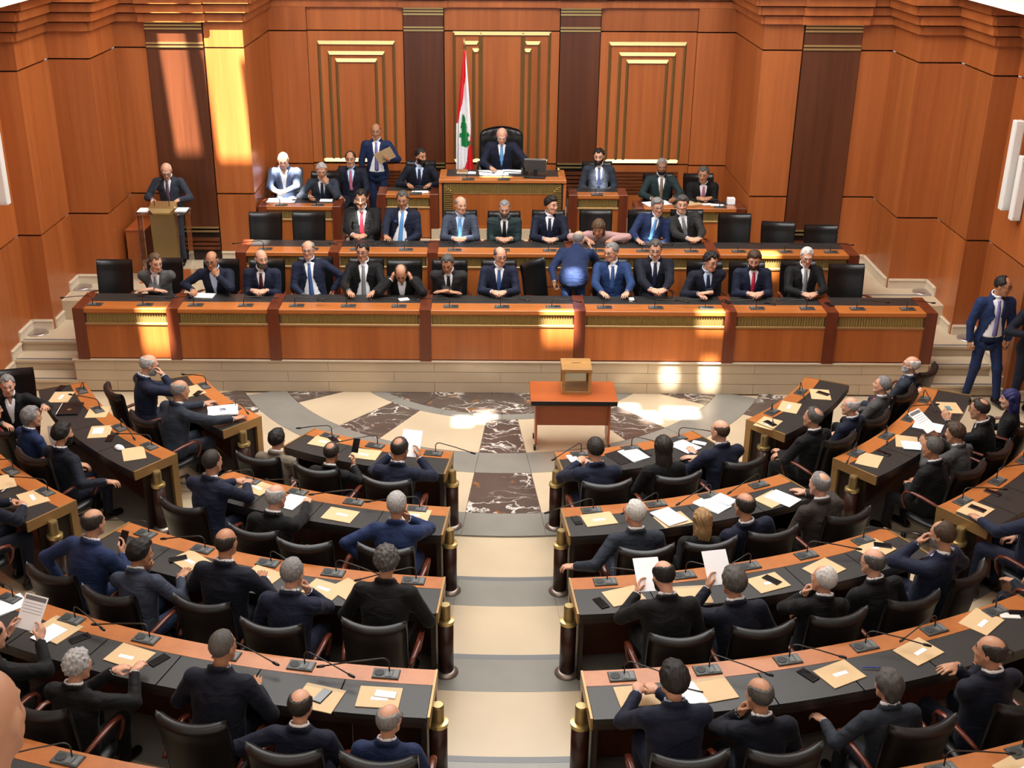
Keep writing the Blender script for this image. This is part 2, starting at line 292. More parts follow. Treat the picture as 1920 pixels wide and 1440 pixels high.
for s, nm in ((-1, 'left'), (1, 'right')):
    bk = MB()
    pts = [(3.94, YB), (3.94, Y1), (5.88, Y1), (5.88, Y2), (6.47, Y2), (6.47, Y3), (6.79, Y3), (6.79, 14.75), (7.2, 14.75), (7.2, -1)]
    for p, q in zip(pts[:-1], pts[1:]):
        a, b = ((s*p[0], p[1]), (s*q[0], q[1]))
        if s > 0: a, b = b, a
        bk.wallbox(a, b, 0, 6.2, .12, -.15)
    wl = tag(bk.build('wall_'+nm, M_GROOVE), f'stepped wood panelled wall on the {nm} with dark column', 'wall', kind='structure')
    def pn(p, q, zf, **k):
        a, b = ((s*p[0], p[1]), (s*q[0], q[1]))
        if s > 0: a, b = b, a
        panels(wl, a, b, zf, **k)
    def cn(p, q, e0, e1, extra=0):
        a, b = ((s*p[0], p[1]), (s*q[0], q[1]))
        if s > 0: a, b, e0, e1 = b, a, e1, e0
        cornice(wl, a, b, e0, e1, extra)
    zfl = .75
    pn((3.94, YB), (3.94, Y1), zfl); pn((3.90, Y1), (4.49, Y1), zfl); pn((5.37, Y1), (5.88, Y1), zfl)
    pn((5.88, Y1), (5.88, Y2), zfl); pn((5.84, Y2), (6.47, Y2), zfl); pn((6.47, Y2), (6.47, Y3), .45); pn((6.43, Y3), (6.79, Y3), .45)
    pn((6.79, Y3), (6.79, 14.75), .0); pn((6.75, 14.75), (7.2, 14.75), 0); pn((7.2, 14.75), (7.2, 10), 0); pn((7.2, 10), (7.2, 5), 0); pn((7.2, 5), (7.2, -1), 0)
    x0, x1 = (4.49, 5.37) if s > 0 else (-5.37, -4.49)
    dark_column(wl, x0, x1, Y1, .75, TL, 1.27, .93)
    for p, q, e0, e1, ex in (((3.94, YB), (3.94, Y1), -1, 1, 0), ((3.94, Y1), (5.88, Y1), 1, -1, 0), ((4.43, Y1), (5.43, Y1), 0, 0, .06), ((5.88, Y1), (5.88, Y2), -1, 1, 0), ((5.88, Y2), (6.47, Y2), 1, -1, 0),
                             ((6.47, Y2), (6.47, Y3), -1, 1, 0), ((6.47, Y3), (6.79, Y3), 1, -1, 0), ((6.79, Y3), (6.79, 14.75), -1, 1, 0), ((6.79, 14.75), (7.2, 14.75), 1, -1, 0), ((7.2, 14.75), (7.2, -1), -1, 0, 0)):
        cn(p, q, e0, e1, ex)
    # stone skirting following the stairs
    def sk(p, q, z0, z1):
        a, b = ((s*p[0], p[1]), (s*q[0], q[1]))
        if s > 0: a, b = b, a
        MB().wallbox(a, b, z0, z1-.03, .062).build('skirting_stone', M_SKIRT, wl); MB().wallbox(a, b, z1-.03, z1-.012, .076).build('skirting_stone', M_SKIRT, wl); MB().wallbox(a, b, z1-.012, z1, .055).build('skirting_stone', M_SKIRT, wl)
    sk((3.94, Y1), (4.49, Y1), .75, .9); sk((5.37, Y1), (5.88, Y1), .75, .9); sk((5.88, Y1), (5.88, Y2), .75, .9); sk((5.85, Y2), (6.47, Y2), .75, .9)
    sk((6.47, Y2), (6.47, 16.80), .75, .9); sk((6.47, 16.80), (6.47, 16.43), .45, .75); sk((6.47, 16.43), (6.47, Y3), .45, .6); sk((6.44, Y3), (6.79, Y3), .45, .6)
    sk((6.79, Y3), (6.79, 15.50), .45, .6); sk((6.79, 15.50), (6.79, 15.16), .15, .45); sk((6.79, 15.16), (6.79, 14.82), 0, .30); sk((6.79, 14.82), (6.79, 14.75), 0, .15)
    sk((6.75, 14.75), (7.2, 14.75), 0, .15); sk((7.2, 14.75), (7.2, 5), 0, .15)
    # gallery parapet ledge above the cornice
    MB().box(min(s*6.0, s*9), max(s*6.0, s*9), 8, 20.8, 5.02, 5.04).build('gallery_ledge', M_CEIL, wl)
    MB().box(min(s*6.62, s*7.2), max(s*6.62, s*7.2), 14.95, 15.10, 3.12, 3.44).build('bracket_box', M_WALL, wl)
    # column loudspeakers at the frame edge
    for dx, dy, z0, z1, t in ((6.60, 15.40, 2.45, 3.62, 'inner'), (6.68, 15.22, 2.36, 3.2, 'outer')):
        if s < 0 and t == 'outer': continue
        ls = thing('column_loudspeaker', f'tall white column loudspeaker, {t} one on the {nm} wall' if s > 0 else 'tall white column loudspeaker on the left wall', 'loudspeaker', (s*dx, dy, 0), 0, 'white column loudspeakers')
        bevel(MB().box(-.06, .06, -.06, .06, z0, z1).build('cabinet', M_WHITE, ls), .012); MB().box(-.045, .045, -.066, -.058, z0+.04, z1-.04).build('grille', M_WHITE, ls)
        MB().box(min(0, s*.17), max(0, s*.17), -.02, .02, z0+.4, z0+.46).build('bracket', M_STEEL, ls)
# unseen ceiling, openings added and aimed to make the sun patches
HOLES = []
def sunpatch(p, hx, hy):
    t = (CEIL-p[2])/(-SUN[2]); c = np.array(p)-SUN*t; HOLES.append((c[0]-hx, c[0]+hx, c[1]-hy, c[1]+hy))
sunpatch(uy(420, 130, Y1), .26, .72); sunpatch(uy(335, 140, Y1), .20, .66); sunpatch(uy(432, 20, Y1-.2), .55, .20)
sunpatch((-3.50, 19.05, 1.85), .25, .22)
sunpatch(uy(292, 615, 14.86), .19, .16); sunpatch(uz(868, 790, 0), .10, .15); sunpatch(uz(911, 780, 0), .11, .20)
sunpatch(uz(1180, 766, 0), .10, .13); sunpatch(uz(1218, 783, 0), .10, .17); sunpatch(uz(1276, 774, 0), .21, .16)
sunpatch(uy(1330, 700, 14.86), .10, .09); sunpatch(uy(1255, 704, 14.86), .10, .05); sunpatch(uy(1050, 605, 14.86), .22, .12); sunpatch(uy(1335, 590, 14.86), .18, .09)
sunpatch(uz(930, 329, 2.06), .22, .09); sunpatch((uz(680, 436, 1.52)), .12, .10); sunpatch(uz(868, 443, 1.55), .10, .09); sunpatch(uz(1075, 482, 1.75), .11, .10); sunpatch(uz(480, 452, 1.5), .16, .14)
sunpatch(uy(1440, 480, 16.5), .14, .16); sunpatch(uz(1228, 430, 1.7), .13, .13); sunpatch(uz(1125, 300, 2.3), .12, .12)
xs = sorted({-9., 9.}|{v for h in HOLES for v in h[:2]}); ys = sorted({-4., 20.9}|{v for h in HOLES for v in h[2:]})
cb = MB()
for x0, x1 in zip(xs[:-1], xs[1:]):
    for y0, y1 in zip(ys[:-1], ys[1:]):
        xm, ym = (x0+x1)/2, (y0+y1)/2
        if not any(h[0] < xm < h[1] and h[2] < ym < h[3] for h in HOLES): cb.add([(x0, y0, CEIL), (x1, y0, CEIL), (x1, y1, CEIL), (x0, y1, CEIL)], [(0, 3, 2, 1)])
tag(cb.build('ceiling', M_CEIL), 'plaster ceiling with openings added to shape the sun patches', 'ceiling', kind='structure')
# upper plaster walls above the cornice
up = MB()
for s in (-1, 1): up.box(min(s*9, s*8.9), max(s*9, s*8.9), -4, 20.9, 0 if False else 5.0, CEIL)
up.box(-9, 9, 20.85, 20.95, 5.0, CEIL)
tag(up.build('wall_upper', M_CEIL), 'pale plaster wall above the wooden cornice', 'wall', kind='structure')
# ------------------------------------------------------------------ dais desks (straight)
def xpos(pxs, y, Y): return [uy(x, y, Y)[0] for x in pxs]
def ribs(x0, x1, Y, z0, z1, par, pitch=.034):
    n = max(3, int((x1-x0)/pitch)); b = MB()
    b.box(x0, x1, Y-.004, Y+.01, z0, z1)
    for i in range(n):
        a = x0+(x1-x0)*i/n; w = (x1-x0)/n; b.add([(a+w*.08, Y-.004, z0), (a+w*.5, Y-.022, z0), (a+w*.92, Y-.004, z0), (a+w*.08, Y-.004, z1), (a+w*.5, Y-.022, z1), (a+w*.92, Y-.004, z1)], [(0, 1, 4, 3), (1, 2, 5, 4)])
    return tag(b.build('ribbed_band', M_RIB, par), kind='stuff')
def straight_desk(label, Y, yback, zf, h, divs, dw=.075, wood_w=.277):
    d = thing('bench_desk', label, 'desk', ((divs[0]+divs[-1])/2, Y, zf)); cx = (divs[0]+divs[-1])/2
    X = lambda x: x-cx
    dep = yback-Y
    for i, x in enumerate(divs):
        if i in (0, len(divs)-1): MB().cbox(X(x)-dw, X(x)+dw, -.03, dep, -.0, h+.006).build('divider', M_RED, d)
        else:
            dv = MB(); n0 = [(-.03, 0), (.06, 0), (.06, h-.045), (dep, h-.045), (dep, h+.006), (-.03, h+.006)]
            dv.add([(X(x)-dw, a_, b_) for a_, b_ in n0]+[(X(x)+dw, a_, b_) for a_, b_ in n0], [(0, 1, 2, 3, 4, 5), (11, 10, 9, 8, 7, 6)]+[(k_, k_+6, (k_+1) % 6+6, (k_+1) % 6) for k_ in range(6)]); dv.build('divider', M_RED, d)
    for x0, x1 in zip(divs[:-1], divs[1:]):
        a, b = X(x0)+dw, X(x1)-dw
        MB().cbox(a, b, -.02, wood_w, h-.055, h).build('top_board', M_RIMX, d)
        MB().cbox(a, b, wood_w+.003, dep, h-.03, h-.002, .004).build('leather_inlay', M_INLAY, d)
        MB().box(a, b, 0., .03, h-.075, h-.055).build('fascia', M_FRONT, d)
        ribs(a+.01, b-.01, .02, h-.205, h-.075, d)
        MB().cbox(a, b, -.012, .03, h-.235, h-.205).build('gilt_ledge', M_TRIM, d)
        n = max(2, round((b-a)/.62)); 
        MB().box(a, b, .0, .03, .02, h-.235).build('front_panel', M_FRONT, d)
        MB().box(a, b, .004, .03, .0, .02).build('plinth', M_RED, d)
    return d
divA = [-5.63, -4.38, -3.04, -1.025, 1.025, 3.02, 4.36, 5.67]; divB = [-3.76, -2.42, -1.0, 1.0, 3.05, 5.05]
straight_desk('long wooden front bench desk with seven gilt-banded bays', 14.87, 15.48, .465, .725, divA)
straight_desk('second long wooden bench desk raised behind the front one', 16.47, 17.08, .75, .74, divB)
straight_desk('small clerks desk at the far left under the sunlit wall', 18.5, 18.95, .9, .73, [-3.80, -2.62], .07, .2)
straight_desk('narrow clerk desk left of the speakers high desk', 18.6, 19.06, 1.08, .73, [-1.91, -1.07], .07, .2)
straight_desk('narrow clerk desk right of the speakers high desk', 18.6, 19.06, 1.08, .73, [1.14, 1.94], .07, .2)
straight_desk('wider clerks desk at the far right strewn with papers', 18.5, 18.95, .9, .73, [2.2, 3.80], .07, .2)
pd = thing('speaker_desk', 'high central wooden desk with gilt ribbed frame below the flag', 'desk', (.017, 18.6, 1.25))
h = .80
MB().cbox(-1.01, 1.01, -.02, .22, h-.05, h).build('top_board', M_RIMX, pd); MB().cbox(-.9, .9, .222, .70, h-.03, h-.002).build('leather_inlay', M_INLAY, pd)
for s in (-1, 1): MB().cbox(min(s*.9, s*1.01), max(s*.9, s*1.01), .222, .70, h-.05, h).build('top_board', M_RIMX, pd); MB().box(min(s*.965, s*1.01), max(s*.965, s*1.01), 0, .68, 0, h-.05).build('side_panel', M_FRONT, pd)
MB().box(-.965, .965, .02, .06, 0, h-.05).build('back_board', M_GROOVE, pd)
b = MB()
for i in range(54):   # vertical ribs in the top band, clipped at the mitres
    a = -.93+1.86*i/54; w = 1.86/54; zb = h-.22 if abs(a+w/2) < .80 else h-.22+(abs(a+w/2)-.80)*1.1
    b.add([(a+.004, .012, zb), (a+w/2, -.012, zb), (a+w-.004, .012, zb), (a+.004, .012, h-.075), (a+w/2, -.012, h-.075), (a+w-.004, .012, h-.075)], [(0, 1, 4, 3), (1, 2, 5, 4)])
b.box(-.93, .93, .01, .02, h-.22, h-.07); tag(b.build('ribbed_band', M_RIB, pd), kind='stuff')
for s in (-1, 1):
    b = MB()
    for i in range(22):
        z = .06+(h-.14)*i/22; w = (h-.14)/22; xi = .80 if z < h-.22 else .80+(z-h+.22)/1.1
        xa, xb = sorted((s*xi, s*.935)); b.add([(xa, .012, z+.003), (xa, -.014, z+w/2), (xa, .012, z+w-.003), (xb, .012, z+.003), (xb, -.014, z+w/2), (xb, .012, z+w-.003)], [(0, 3, 4, 1), (1, 4, 5, 2)])
    tag(b.build('ribbed_side', M_BRASS, pd), kind='stuff')
MB().box(-.795, .795, -.005, .02, .02, h-.225).build('front_panel', M_FRONT, pd); MB().box(-.80, .80, -.012, .02, h-.232, h-.222).build('gilt_ledge', M_TRIM, pd)
MB().box(-1.0, 1.0, -.012, .02, .0, .05).build('plinth', M_FRONT, pd)
# ------------------------------------------------------------------ hemicycle desks
def polar(r, a, z=0., c=OD): return np.array([c[0]+r*math.sin(a), c[1]-r*math.cos(a), z])
post_me = [('post', MB().lathe([(.066, .03), (.066, .50)], n=24).mesh('post', M_POST, True)), ('post_ring', MB().lathe([(.066, .50), (.074, .505), (.074, .535), (.046, .54)], n=24).mesh('post_ring', M_BRASS, False)),
           ('post_cap', MB().lathe([(.044, .535), (.044, .665), (.038, .68)], n=20).mesh('post_cap', M_BRASSD, False)), ('post_base', MB().lathe([(.105, 0), (.105, .012), (.075, .032), (.066, .036)], n=24).mesh('post_base', plain('pewter', (.30, .25, .215), .35, .8), True))]
NW = ['first', 'second', 'third', 'fourth', 'fifth', 'sixth', 'seventh', 'eighth', 'ninth', 'tenth', 'eleventh', 'twelfth', 'thirteenth', 'fourteenth', 'fifteenth', 'sixteenth', 'seventeenth', 'eighteenth']
def curved_desk(label, R, a0, a1, z, posts, seats, dep=.54, rim=.178):
    d = thing('curved_desk', label, 'desk', (0, 0, z)); am = (a0+a1)/2
    MB().arc(OD, R, R+rim, a0, a1, .705, .75).build('wood_rim', M_RIM, d)
    for i in range(seats):
        b0, b1 = a0+(a1-a0)*i/seats, a0+(a1-a0)*(i+1)/seats
        MB().arc(OD, R+rim+.002, R+dep, b0+.0006, b1-.0006, .705, .748).build('leather_panel', M_INLAY, d)
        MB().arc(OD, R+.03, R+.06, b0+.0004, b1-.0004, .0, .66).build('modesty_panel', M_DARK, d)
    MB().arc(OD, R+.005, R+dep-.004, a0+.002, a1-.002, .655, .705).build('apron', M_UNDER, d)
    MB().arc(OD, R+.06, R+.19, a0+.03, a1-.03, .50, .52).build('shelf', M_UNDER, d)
    for e, sg in ((a0, -1), (a1, 1)):
        g0, g1 = sorted((e, e+sg*.016/R)); b = MB().arc(OD, R, R+dep, g0, g1, .655, .756, 2); b.build('end_trim', M_TRIM, d)
        h0, h1 = sorted((e-sg*.05/R, e+sg*.012/R)); MB().arc(OD, R, R+.075, h0, h1, 0, .655, 2).build('end_leg', M_TRIM, d)
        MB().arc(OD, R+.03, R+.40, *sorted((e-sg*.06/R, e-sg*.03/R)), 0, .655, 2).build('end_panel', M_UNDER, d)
        if sg in posts:
            p = polar(R+.30, e+sg*.045/R)
            for nm, me in post_me: link(nm, me, d, p)
    return d
def ang(px, py, z): p = uz(px, py, z); return math.atan2(p[0]-OD[0], OD[1]-p[1])
DESKS = {}
for k, xin, xe in ((1, .56, 2.115), (2, .545, 2.79), (3, .535, 3.44), (4, .535, 4.10)):
    R = RROW[k]; a0, a1 = math.asin(xin/R), math.asin(xe/R)
    for s, nm in ((-1, 'left'), (1, 'right')):
        DESKS[(k, s)] = curved_desk(f'curved desk, {NW[k-1]} row {nm} of the central aisle', R, *sorted((s*a0, s*a1)), TZ(k), (-s,), 2+k)
R = RROW[5]
for s, nm in ((-1, 'left'), (1, 'right')): curved_desk(f'curved desk of the nearest row, cut by the bottom {nm} edge', R, *sorted((s*.055, s*math.asin(4.7/R))), TZ(5), (-s,), 6)
for k, R, p0, p1 in ((1, 4.22, (2.76, 12.48), (3.9, 13.62)), (2, 5.60, (3.43, 11.21), (5.08, 13.03)), (3, 7.0, (4.07, 9.92), (5.62, 11.42))):
    a0 = math.atan2(p0[0], 15.6-p0[1]); a1 = math.atan2(p1[0], 15.6-p1[1])
    for s, nm in ((-1, 'left'), (1, 'right')):
        if k == 3 and s < 0: a1 = math.atan2(5.28, 15.6-11.03)
        if k == 3 and s > 0: a1 = math.atan2(p1[0], 15.6-p1[1])
        DESKS[('o%d' % k, s)] = curved_desk(f'curved side desk, {NW[k-1]} row of the {nm} outer block', R, *sorted((s*a0, s*a1)), TZ(k), (-s,), 2+k)
# ------------------------------------------------------------------ chairs
def chair_meshes():
    out = []
    # backrest: closed shell
    nu, nv = 14, 12; V = []; F = []
    def pt(u, v, side):
        w = .255*(1-.10*max(0, v-.75)**2*4-.06*(1-v)); y = -.235+.075*u*u-.10*v; z = .43+.595*v-.022*(1-u*u)*(v > .5)*(v-.5)*2
        th = .028+.012*(v > .90)
        edge = max(0, 1-abs(abs(u)-1)*7)
        th *= (1-.55*edge)
        if side > 0: th += .005*math.cos(u*9.4)**2*(1 if .12 < v < .93 else 0)
        return (w*u, y+side*th, z+(.0 if v < 1 else .012*(1-abs(side))))
    rows = []
    prof = [(v, 1) for v in np.linspace(0, 1, nv)]+[(1.0, .5), (1.02, 0), (1.0, -.5)]+[(v, -1) for v in np.linspace(1, 0, nv)]
    for v, sd in prof: rows.append([pt(u, v, sd) for u in np.linspace(-1, 1, nu)])
    for r in rows: V += r
    for i in range(len(rows)-1):
        for j in range(nu-1): F.append((i*nu+j, (i+1)*nu+j, (i+1)*nu+j+1, i*nu+j+1))
    n = len(rows)
    for j in range(nu-1): F.append((j, j+1, (n-1)*nu+j+1, (n-1)*nu+j))
    F.append(tuple(i*nu for i in range(n))); F.append(tuple(i*nu+nu-1 for i in range(n-1, -1, -1)))
    out.append(('backrest', newmesh('backrest', V, F, M_LEATHER, True)))
    b = MB(); N = 18; V = []; F = []
    for z, sc in ((.395, .86), (.41, .97), (.44, 1.0), (.465, .97), (.475, .86), (.478, .5)):
        for i in range(N):
            q = 2*math.pi*i/N; c, s_ = math.cos(q), math.sin(q); e = .55
            V.append((.25*sc*np.sign(c)*abs(c)**e, .245*sc*np.sign(s_)*abs(s_)**e+.01, z))
    for i in range(5):
        for j in range(N): F.append((i*N+j, i*N+(j+1) % N, (i+1)*N+(j+1) % N, (i+1)*N+j))
    F.append(tuple(range(N-1, -1, -1))); F.append(tuple(5*N+j for j in range(N)))
    out.append(('seat', newmesh('seat', V, F, M_LEATHER, True)))
    for s in (-1, 1):
        P = [(s*.262, -.21, .60), (s*.275, -.12, .625), (s*.287, .0, .648), (s*.288, .12, .655), (s*.284, .20, .635), (s*.276, .235, .58), (s*.266, .225, .50), (s*.255, .19, .44)]
        out.append(('armrest', MB().tube(P, [.018, .022, .026, .026, .024, .021, .018, .016], 8, flat=.62).mesh('armrest', M_MAHO, True)))
    out.append(('column', MB().lathe([(.028, .09), (.028, .33), (.07, .36), (.07, .40)], n=12).mesh('column', M_BLACK, True)))
    leg = MB().tube([(0, .02, .10), (0, .16, .085), (0, .29, .06)], [.024, .02, .016], 6).mesh('leg', M_STEEL, True)
    cast = MB().lathe([(.026, 0), (.028, .02), (.026, .05)], (0, .285), 10).mesh('castor', M_BLACK, True)
    return out, leg, cast
CH, CH_LEG, CH_CAST = chair_meshes()
def chair(label, loc, rotz, drop=0., group='black leather swivel armchairs', name='swivel_chair'):
    t = thing(name, label, 'chair', loc, rotz, group)
    for nm, me in CH: link(nm, me, t, (0, 0, -drop) if nm == 'seat' and drop else None)
    for i in range(5):
        l = link('leg', CH_LEG, t, (0, 0, 0), 2*math.pi*i/5+.3); link('castor', CH_CAST, l)
    return t
# ------------------------------------------------------------------ small props
def mic_meshes():
    plate = MB().cbox(-.098, .098, -.055, .055, 0, .012, .003).mesh('console_plate', M_CONS)
    grille = MB().lathe([(.036, .0), (.036, .0035), (.03, .0045)], (-.05, 0), 14).mesh('speaker_grille', M_MESH)
    keys = MB(); keys.box(.0, .045, -.042, .02, 0, .004); keys.box(.055, .088, -.042, .042, 0, .003)
    for i in range(3): keys.box(.006+.013*i, .016+.013*i, -.036, -.02, .004, .006)
    return plate, grille, keys.mesh('key_block', M_CONSL)
MIC = mic_meshes(); MICSTEM = {}
def mic_stem(key, sweep, ln):
    if key not in MICSTEM:
        d = np.array([math.sin(sweep), -math.cos(sweep)]); P = [(0.02, .02, .012), (.02, .02, .085)]
        for t in np.linspace(0, 1, 6)[1:]: q = t*math.pi*.52; P.append((.02+d[0]*.05*(1-math.cos(q)), .02+d[1]*.05*(1-math.cos(q)), .085+.045*math.sin(q)))
        e = P[-1]; P.append((e[0]+d[0]*ln*.5, e[1]+d[1]*ln*.5, e[2]-.02)); P.append((e[0]+d[0]*ln, e[1]+d[1]*ln, e[2]-.05))
        a = np.array(P[-1]); c = a+np.array([d[0]*.05, d[1]*.05, -.006])
        MICSTEM[key] = (MB().tube(P, .0055, 6).mesh('gooseneck', M_STEM, True), MB().tube([a-(c-a)*.2, a, (a+c)/2, c], [.008, .0115, .012, .008], 8).mesh('capsule', M_BLACK, True))
    return MICSTEM[key]
def mic(label, loc, rotz, sweep, ln=.36, group='gooseneck conference microphones'):
    t = thing('desk_microphone', label, 'microphone', loc, rotz, group)
    pl = link('console', MIC[0], t); link('speaker_grille', MIC[1], pl, (0, 0, .012)); link('key_block', MIC[2], pl, (0, 0, .012))
    key = (round(sweep, 1), round(ln, 2)); g, c = mic_stem(key, *key); link('gooseneck', g, t); link('capsule', c, t); return t
ENV = MB().cbox(-.152, .152, -.115, .115, 0, .006, .0015).mesh('envelope_body', M_KRAFT); ENVL = MB().box(-.06, .06, -.018, .018, .006, .0072).mesh('address_label', M_PAPER)
ENVF = MB().box(-.152, .152, .115, .15, .001, .004).mesh('envelope_flap', M_KRAFTD)
def envelope(label, loc, rotz, flap=False, lab=True):
    t = thing('envelope', label, 'envelope', loc, rotz, 'kraft paper envelopes on the desks'); link('sleeve', ENV, t)
    if lab: link('address_label', ENVL, t, (random.uniform(-.02, .02), random.uniform(-.02, .01), 0), random.uniform(-.1, .1))
    if flap: link('flap', ENVF, t)
    return t
def sheet_mesh(w, l, n=1, m=None, curl=0.):
    b = MB()
    for i in range(n):
        q = random.uniform(-.06, .06) if i else 0; c, s = math.cos(q), math.sin(q); ox = random.uniform(-.008, .008) if i else 0
        P = [(-w/2, -l/2), (w/2, -l/2), (w/2, l/2), (-w/2, l/2)]; P = [(c*x-s*y+ox, s*x+c*y) for x, y in P]
        z = .0035*i; b.add([(x, y, z) for x, y in P]+[(x, y, z+.003) for x, y in P], [(0, 3, 2, 1), (4, 5, 6, 7), (0, 1, 5, 4), (1, 2, 6, 5), (2, 3, 7, 6), (3, 0, 4, 7)])
    return b.mesh('sheet', m or M_PAPER)
def paper(label, loc, rotz, w=.21, l=.29, n=2, name='paper_sheets', cat='paper'):
    o = link(name, sheet_mesh(w, l, n), None, tuple(map(float, loc)), rotz); return tag(o, label, cat, 'loose white papers')
PH_B = MB().cbox(-.037, .037, -.077, .077, 0, .009, .003).mesh('phone_case', M_BLACK); PH_W = MB().cbox(-.037, .037, -.077, .077, 0, .009, .003).mesh('phone_case', M_WHITE)
PH_S = MB().box(-.033, .033, -.071, .071, .009, .0096).mesh('phone_screen', M_SCREEN)
def phone(label, loc, rotz, white=False):
    t = thing('mobile_phone', label, 'phone', loc, rotz, 'mobile phones on the desks'); link('case', PH_W if white else PH_B, t)
    if not white: link('screen', PH_S, t)
    return t
# ------------------------------------------------------------------ implicit surfaces for people
F32 = np.float32
class Grid:
    def __init__(s, lo, hi, h):
        lo = np.array(lo)-2*h; n = np.ceil((np.array(hi)+2*h-lo)/h).astype(int)+1; s.lo, s.n, s.h = lo, n, h
        ax = [(lo[i]+h*np.arange(n[i])).astype(F32) for i in range(3)]
        s.X, s.Y, s.Z = np.meshgrid(*ax, indexing='ij'); s.X = s.X.ravel(); s.Y = s.Y.ravel(); s.Z = s.Z.ravel()
    def pts(s): return s.X, s.Y, s.Z
def cone(P, a, b, ra, rb):
    X, Y, Z = P; a = np.array(a, F32); d = np.array(b, F32)-a; L2 = float(d@d)+1e-9
    px, py, pz = X-a[0], Y-a[1], Z-a[2]; t = np.clip((px*d[0]+py*d[1]+pz*d[2])/L2, 0, 1)
    return np.sqrt((px-t*d[0])**2+(py-t*d[1])**2+(pz-t*d[2])**2)-(ra+(rb-ra)*t)
def ell(P, c, r):
    X, Y, Z = P; qx, qy, qz = (X-c[0])/r[0], (Y-c[1])/r[1], (Z-c[2])/r[2]; k0 = np.sqrt(qx*qx+qy*qy+qz*qz)+1e-6
    k1 = np.sqrt((qx/r[0])**2+(qy/r[1])**2+(qz/r[2])**2)+1e-6; return k0*(k0-1)/k1
def smin(a, b, k): h = np.clip(.5+.5*(b-a)/k, 0, 1); return b*(1-h)+a*h-k*h*(1-h)
def surf(g, D):
    nx, ny, nz = g.n; D = D.reshape(nx, ny, nz); ins = D < 0
    c = np.zeros((nx-1, ny-1, nz-1), np.int8)
    for i in (0, 1):
        for j in (0, 1):
            for k in (0, 1): c += ins[i:nx-1+i, j:ny-1+j, k:nz-1+k]
    I, J, K = np.nonzero((c > 0) & (c < 8)); n = len(I); acc = np.zeros((n, 3)); cnt = np.zeros(n)
    for ax in range(3):
        o = [a for a in range(3) if a != ax]
        for u in (0, 1):
            for v in (0, 1):
                d0 = [0, 0, 0]; d0[o[0]] = u; d0[o[1]] = v; d1 = list(d0); d1[ax] = 1
                A = D[I+d0[0], J+d0[1], K+d0[2]]; B = D[I+d1[0], J+d1[1], K+d1[2]]; m = (A < 0) != (B < 0)
                t = np.where(m, A/(A-B+1e-12), 0); p = np.tile(np.array(d0, float), (n, 1)); p[:, ax] = t
                acc[m] += p[m]; cnt += m
    V = (acc/cnt[:, None]+np.stack([I, J, K], 1))*g.h+g.lo
    idx = -np.ones(c.shape, np.int64); idx[I, J, K] = np.arange(n); F = []
    for ax in range(3):
        o = [a for a in range(3) if a != ax]
        s0 = [slice(None)]*3; s1 = [slice(None)]*3; s0[ax] = slice(0, -1); s1[ax] = slice(1, None)
        A = ins[tuple(s0)]; B = ins[tuple(s1)]; E = np.array(np.nonzero(A != B)).T
        lim = np.array([nx, ny, nz]); ok = (E[:, o[0]] > 0) & (E[:, o[1]] > 0) & (E[:, o[0]] < lim[o[0]]-1) & (E[:, o[1]] < lim[o[1]]-1); E = E[ok]
        if len(E) == 0: continue
        sg = A[E[:, 0], E[:, 1], E[:, 2]]; q = []
        for du, dv in ((-1, -1), (0, -1), (0, 0), (-1, 0)):
            e = E.copy(); e[:, o[0]] += du; e[:, o[1]] += dv; q.append(idx[e[:, 0], e[:, 1], e[:, 2]])
        q = np.stack(q, 1); flip = sg if ax != 1 else ~sg
        q = np.where(flip[:, None], q, q[:, ::-1]); F.append(q)
    F = np.concatenate(F); return V, F[(F >= 0).all(1)]
def npmesh(name, V, F, mats, mi=None, smooth=True):
    me = bpy.data.meshes.new(name); n = len(F); me.vertices.add(len(V)); me.vertices.foreach_set('co', np.asarray(V, np.float32).ravel())
    me.loops.add(4*n); me.loops.foreach_set('vertex_index', np.asarray(F, np.int32).ravel()); me.polygons.add(n)
    me.polygons.foreach_set('loop_start', np.arange(0, 4*n, 4, dtype=np.int32)); me.polygons.foreach_set('loop_total', np.full(n, 4, np.int32))
    for m in mats: me.materials.append(m)
    if mi is not None: me.polygons.foreach_set('material_index', np.asarray(mi, np.int32))
    me.polygons.foreach_set('use_smooth', np.full(n, smooth, bool)); me.update(calc_edges=True); me.validate(); return me
def rotx(a): c, s = math.cos(a), math.sin(a); return np.array([[1, 0, 0], [0, c, -s], [0, s, c]])
def roty(a): c, s = math.cos(a), math.sin(a); return np.array([[c, 0, s], [0, 1, 0], [-s, 0, c]])
def rotz(a): c, s = math.cos(a), math.sin(a); return np.array([[c, -s, 0], [s, c, 0], [0, 0, 1]])
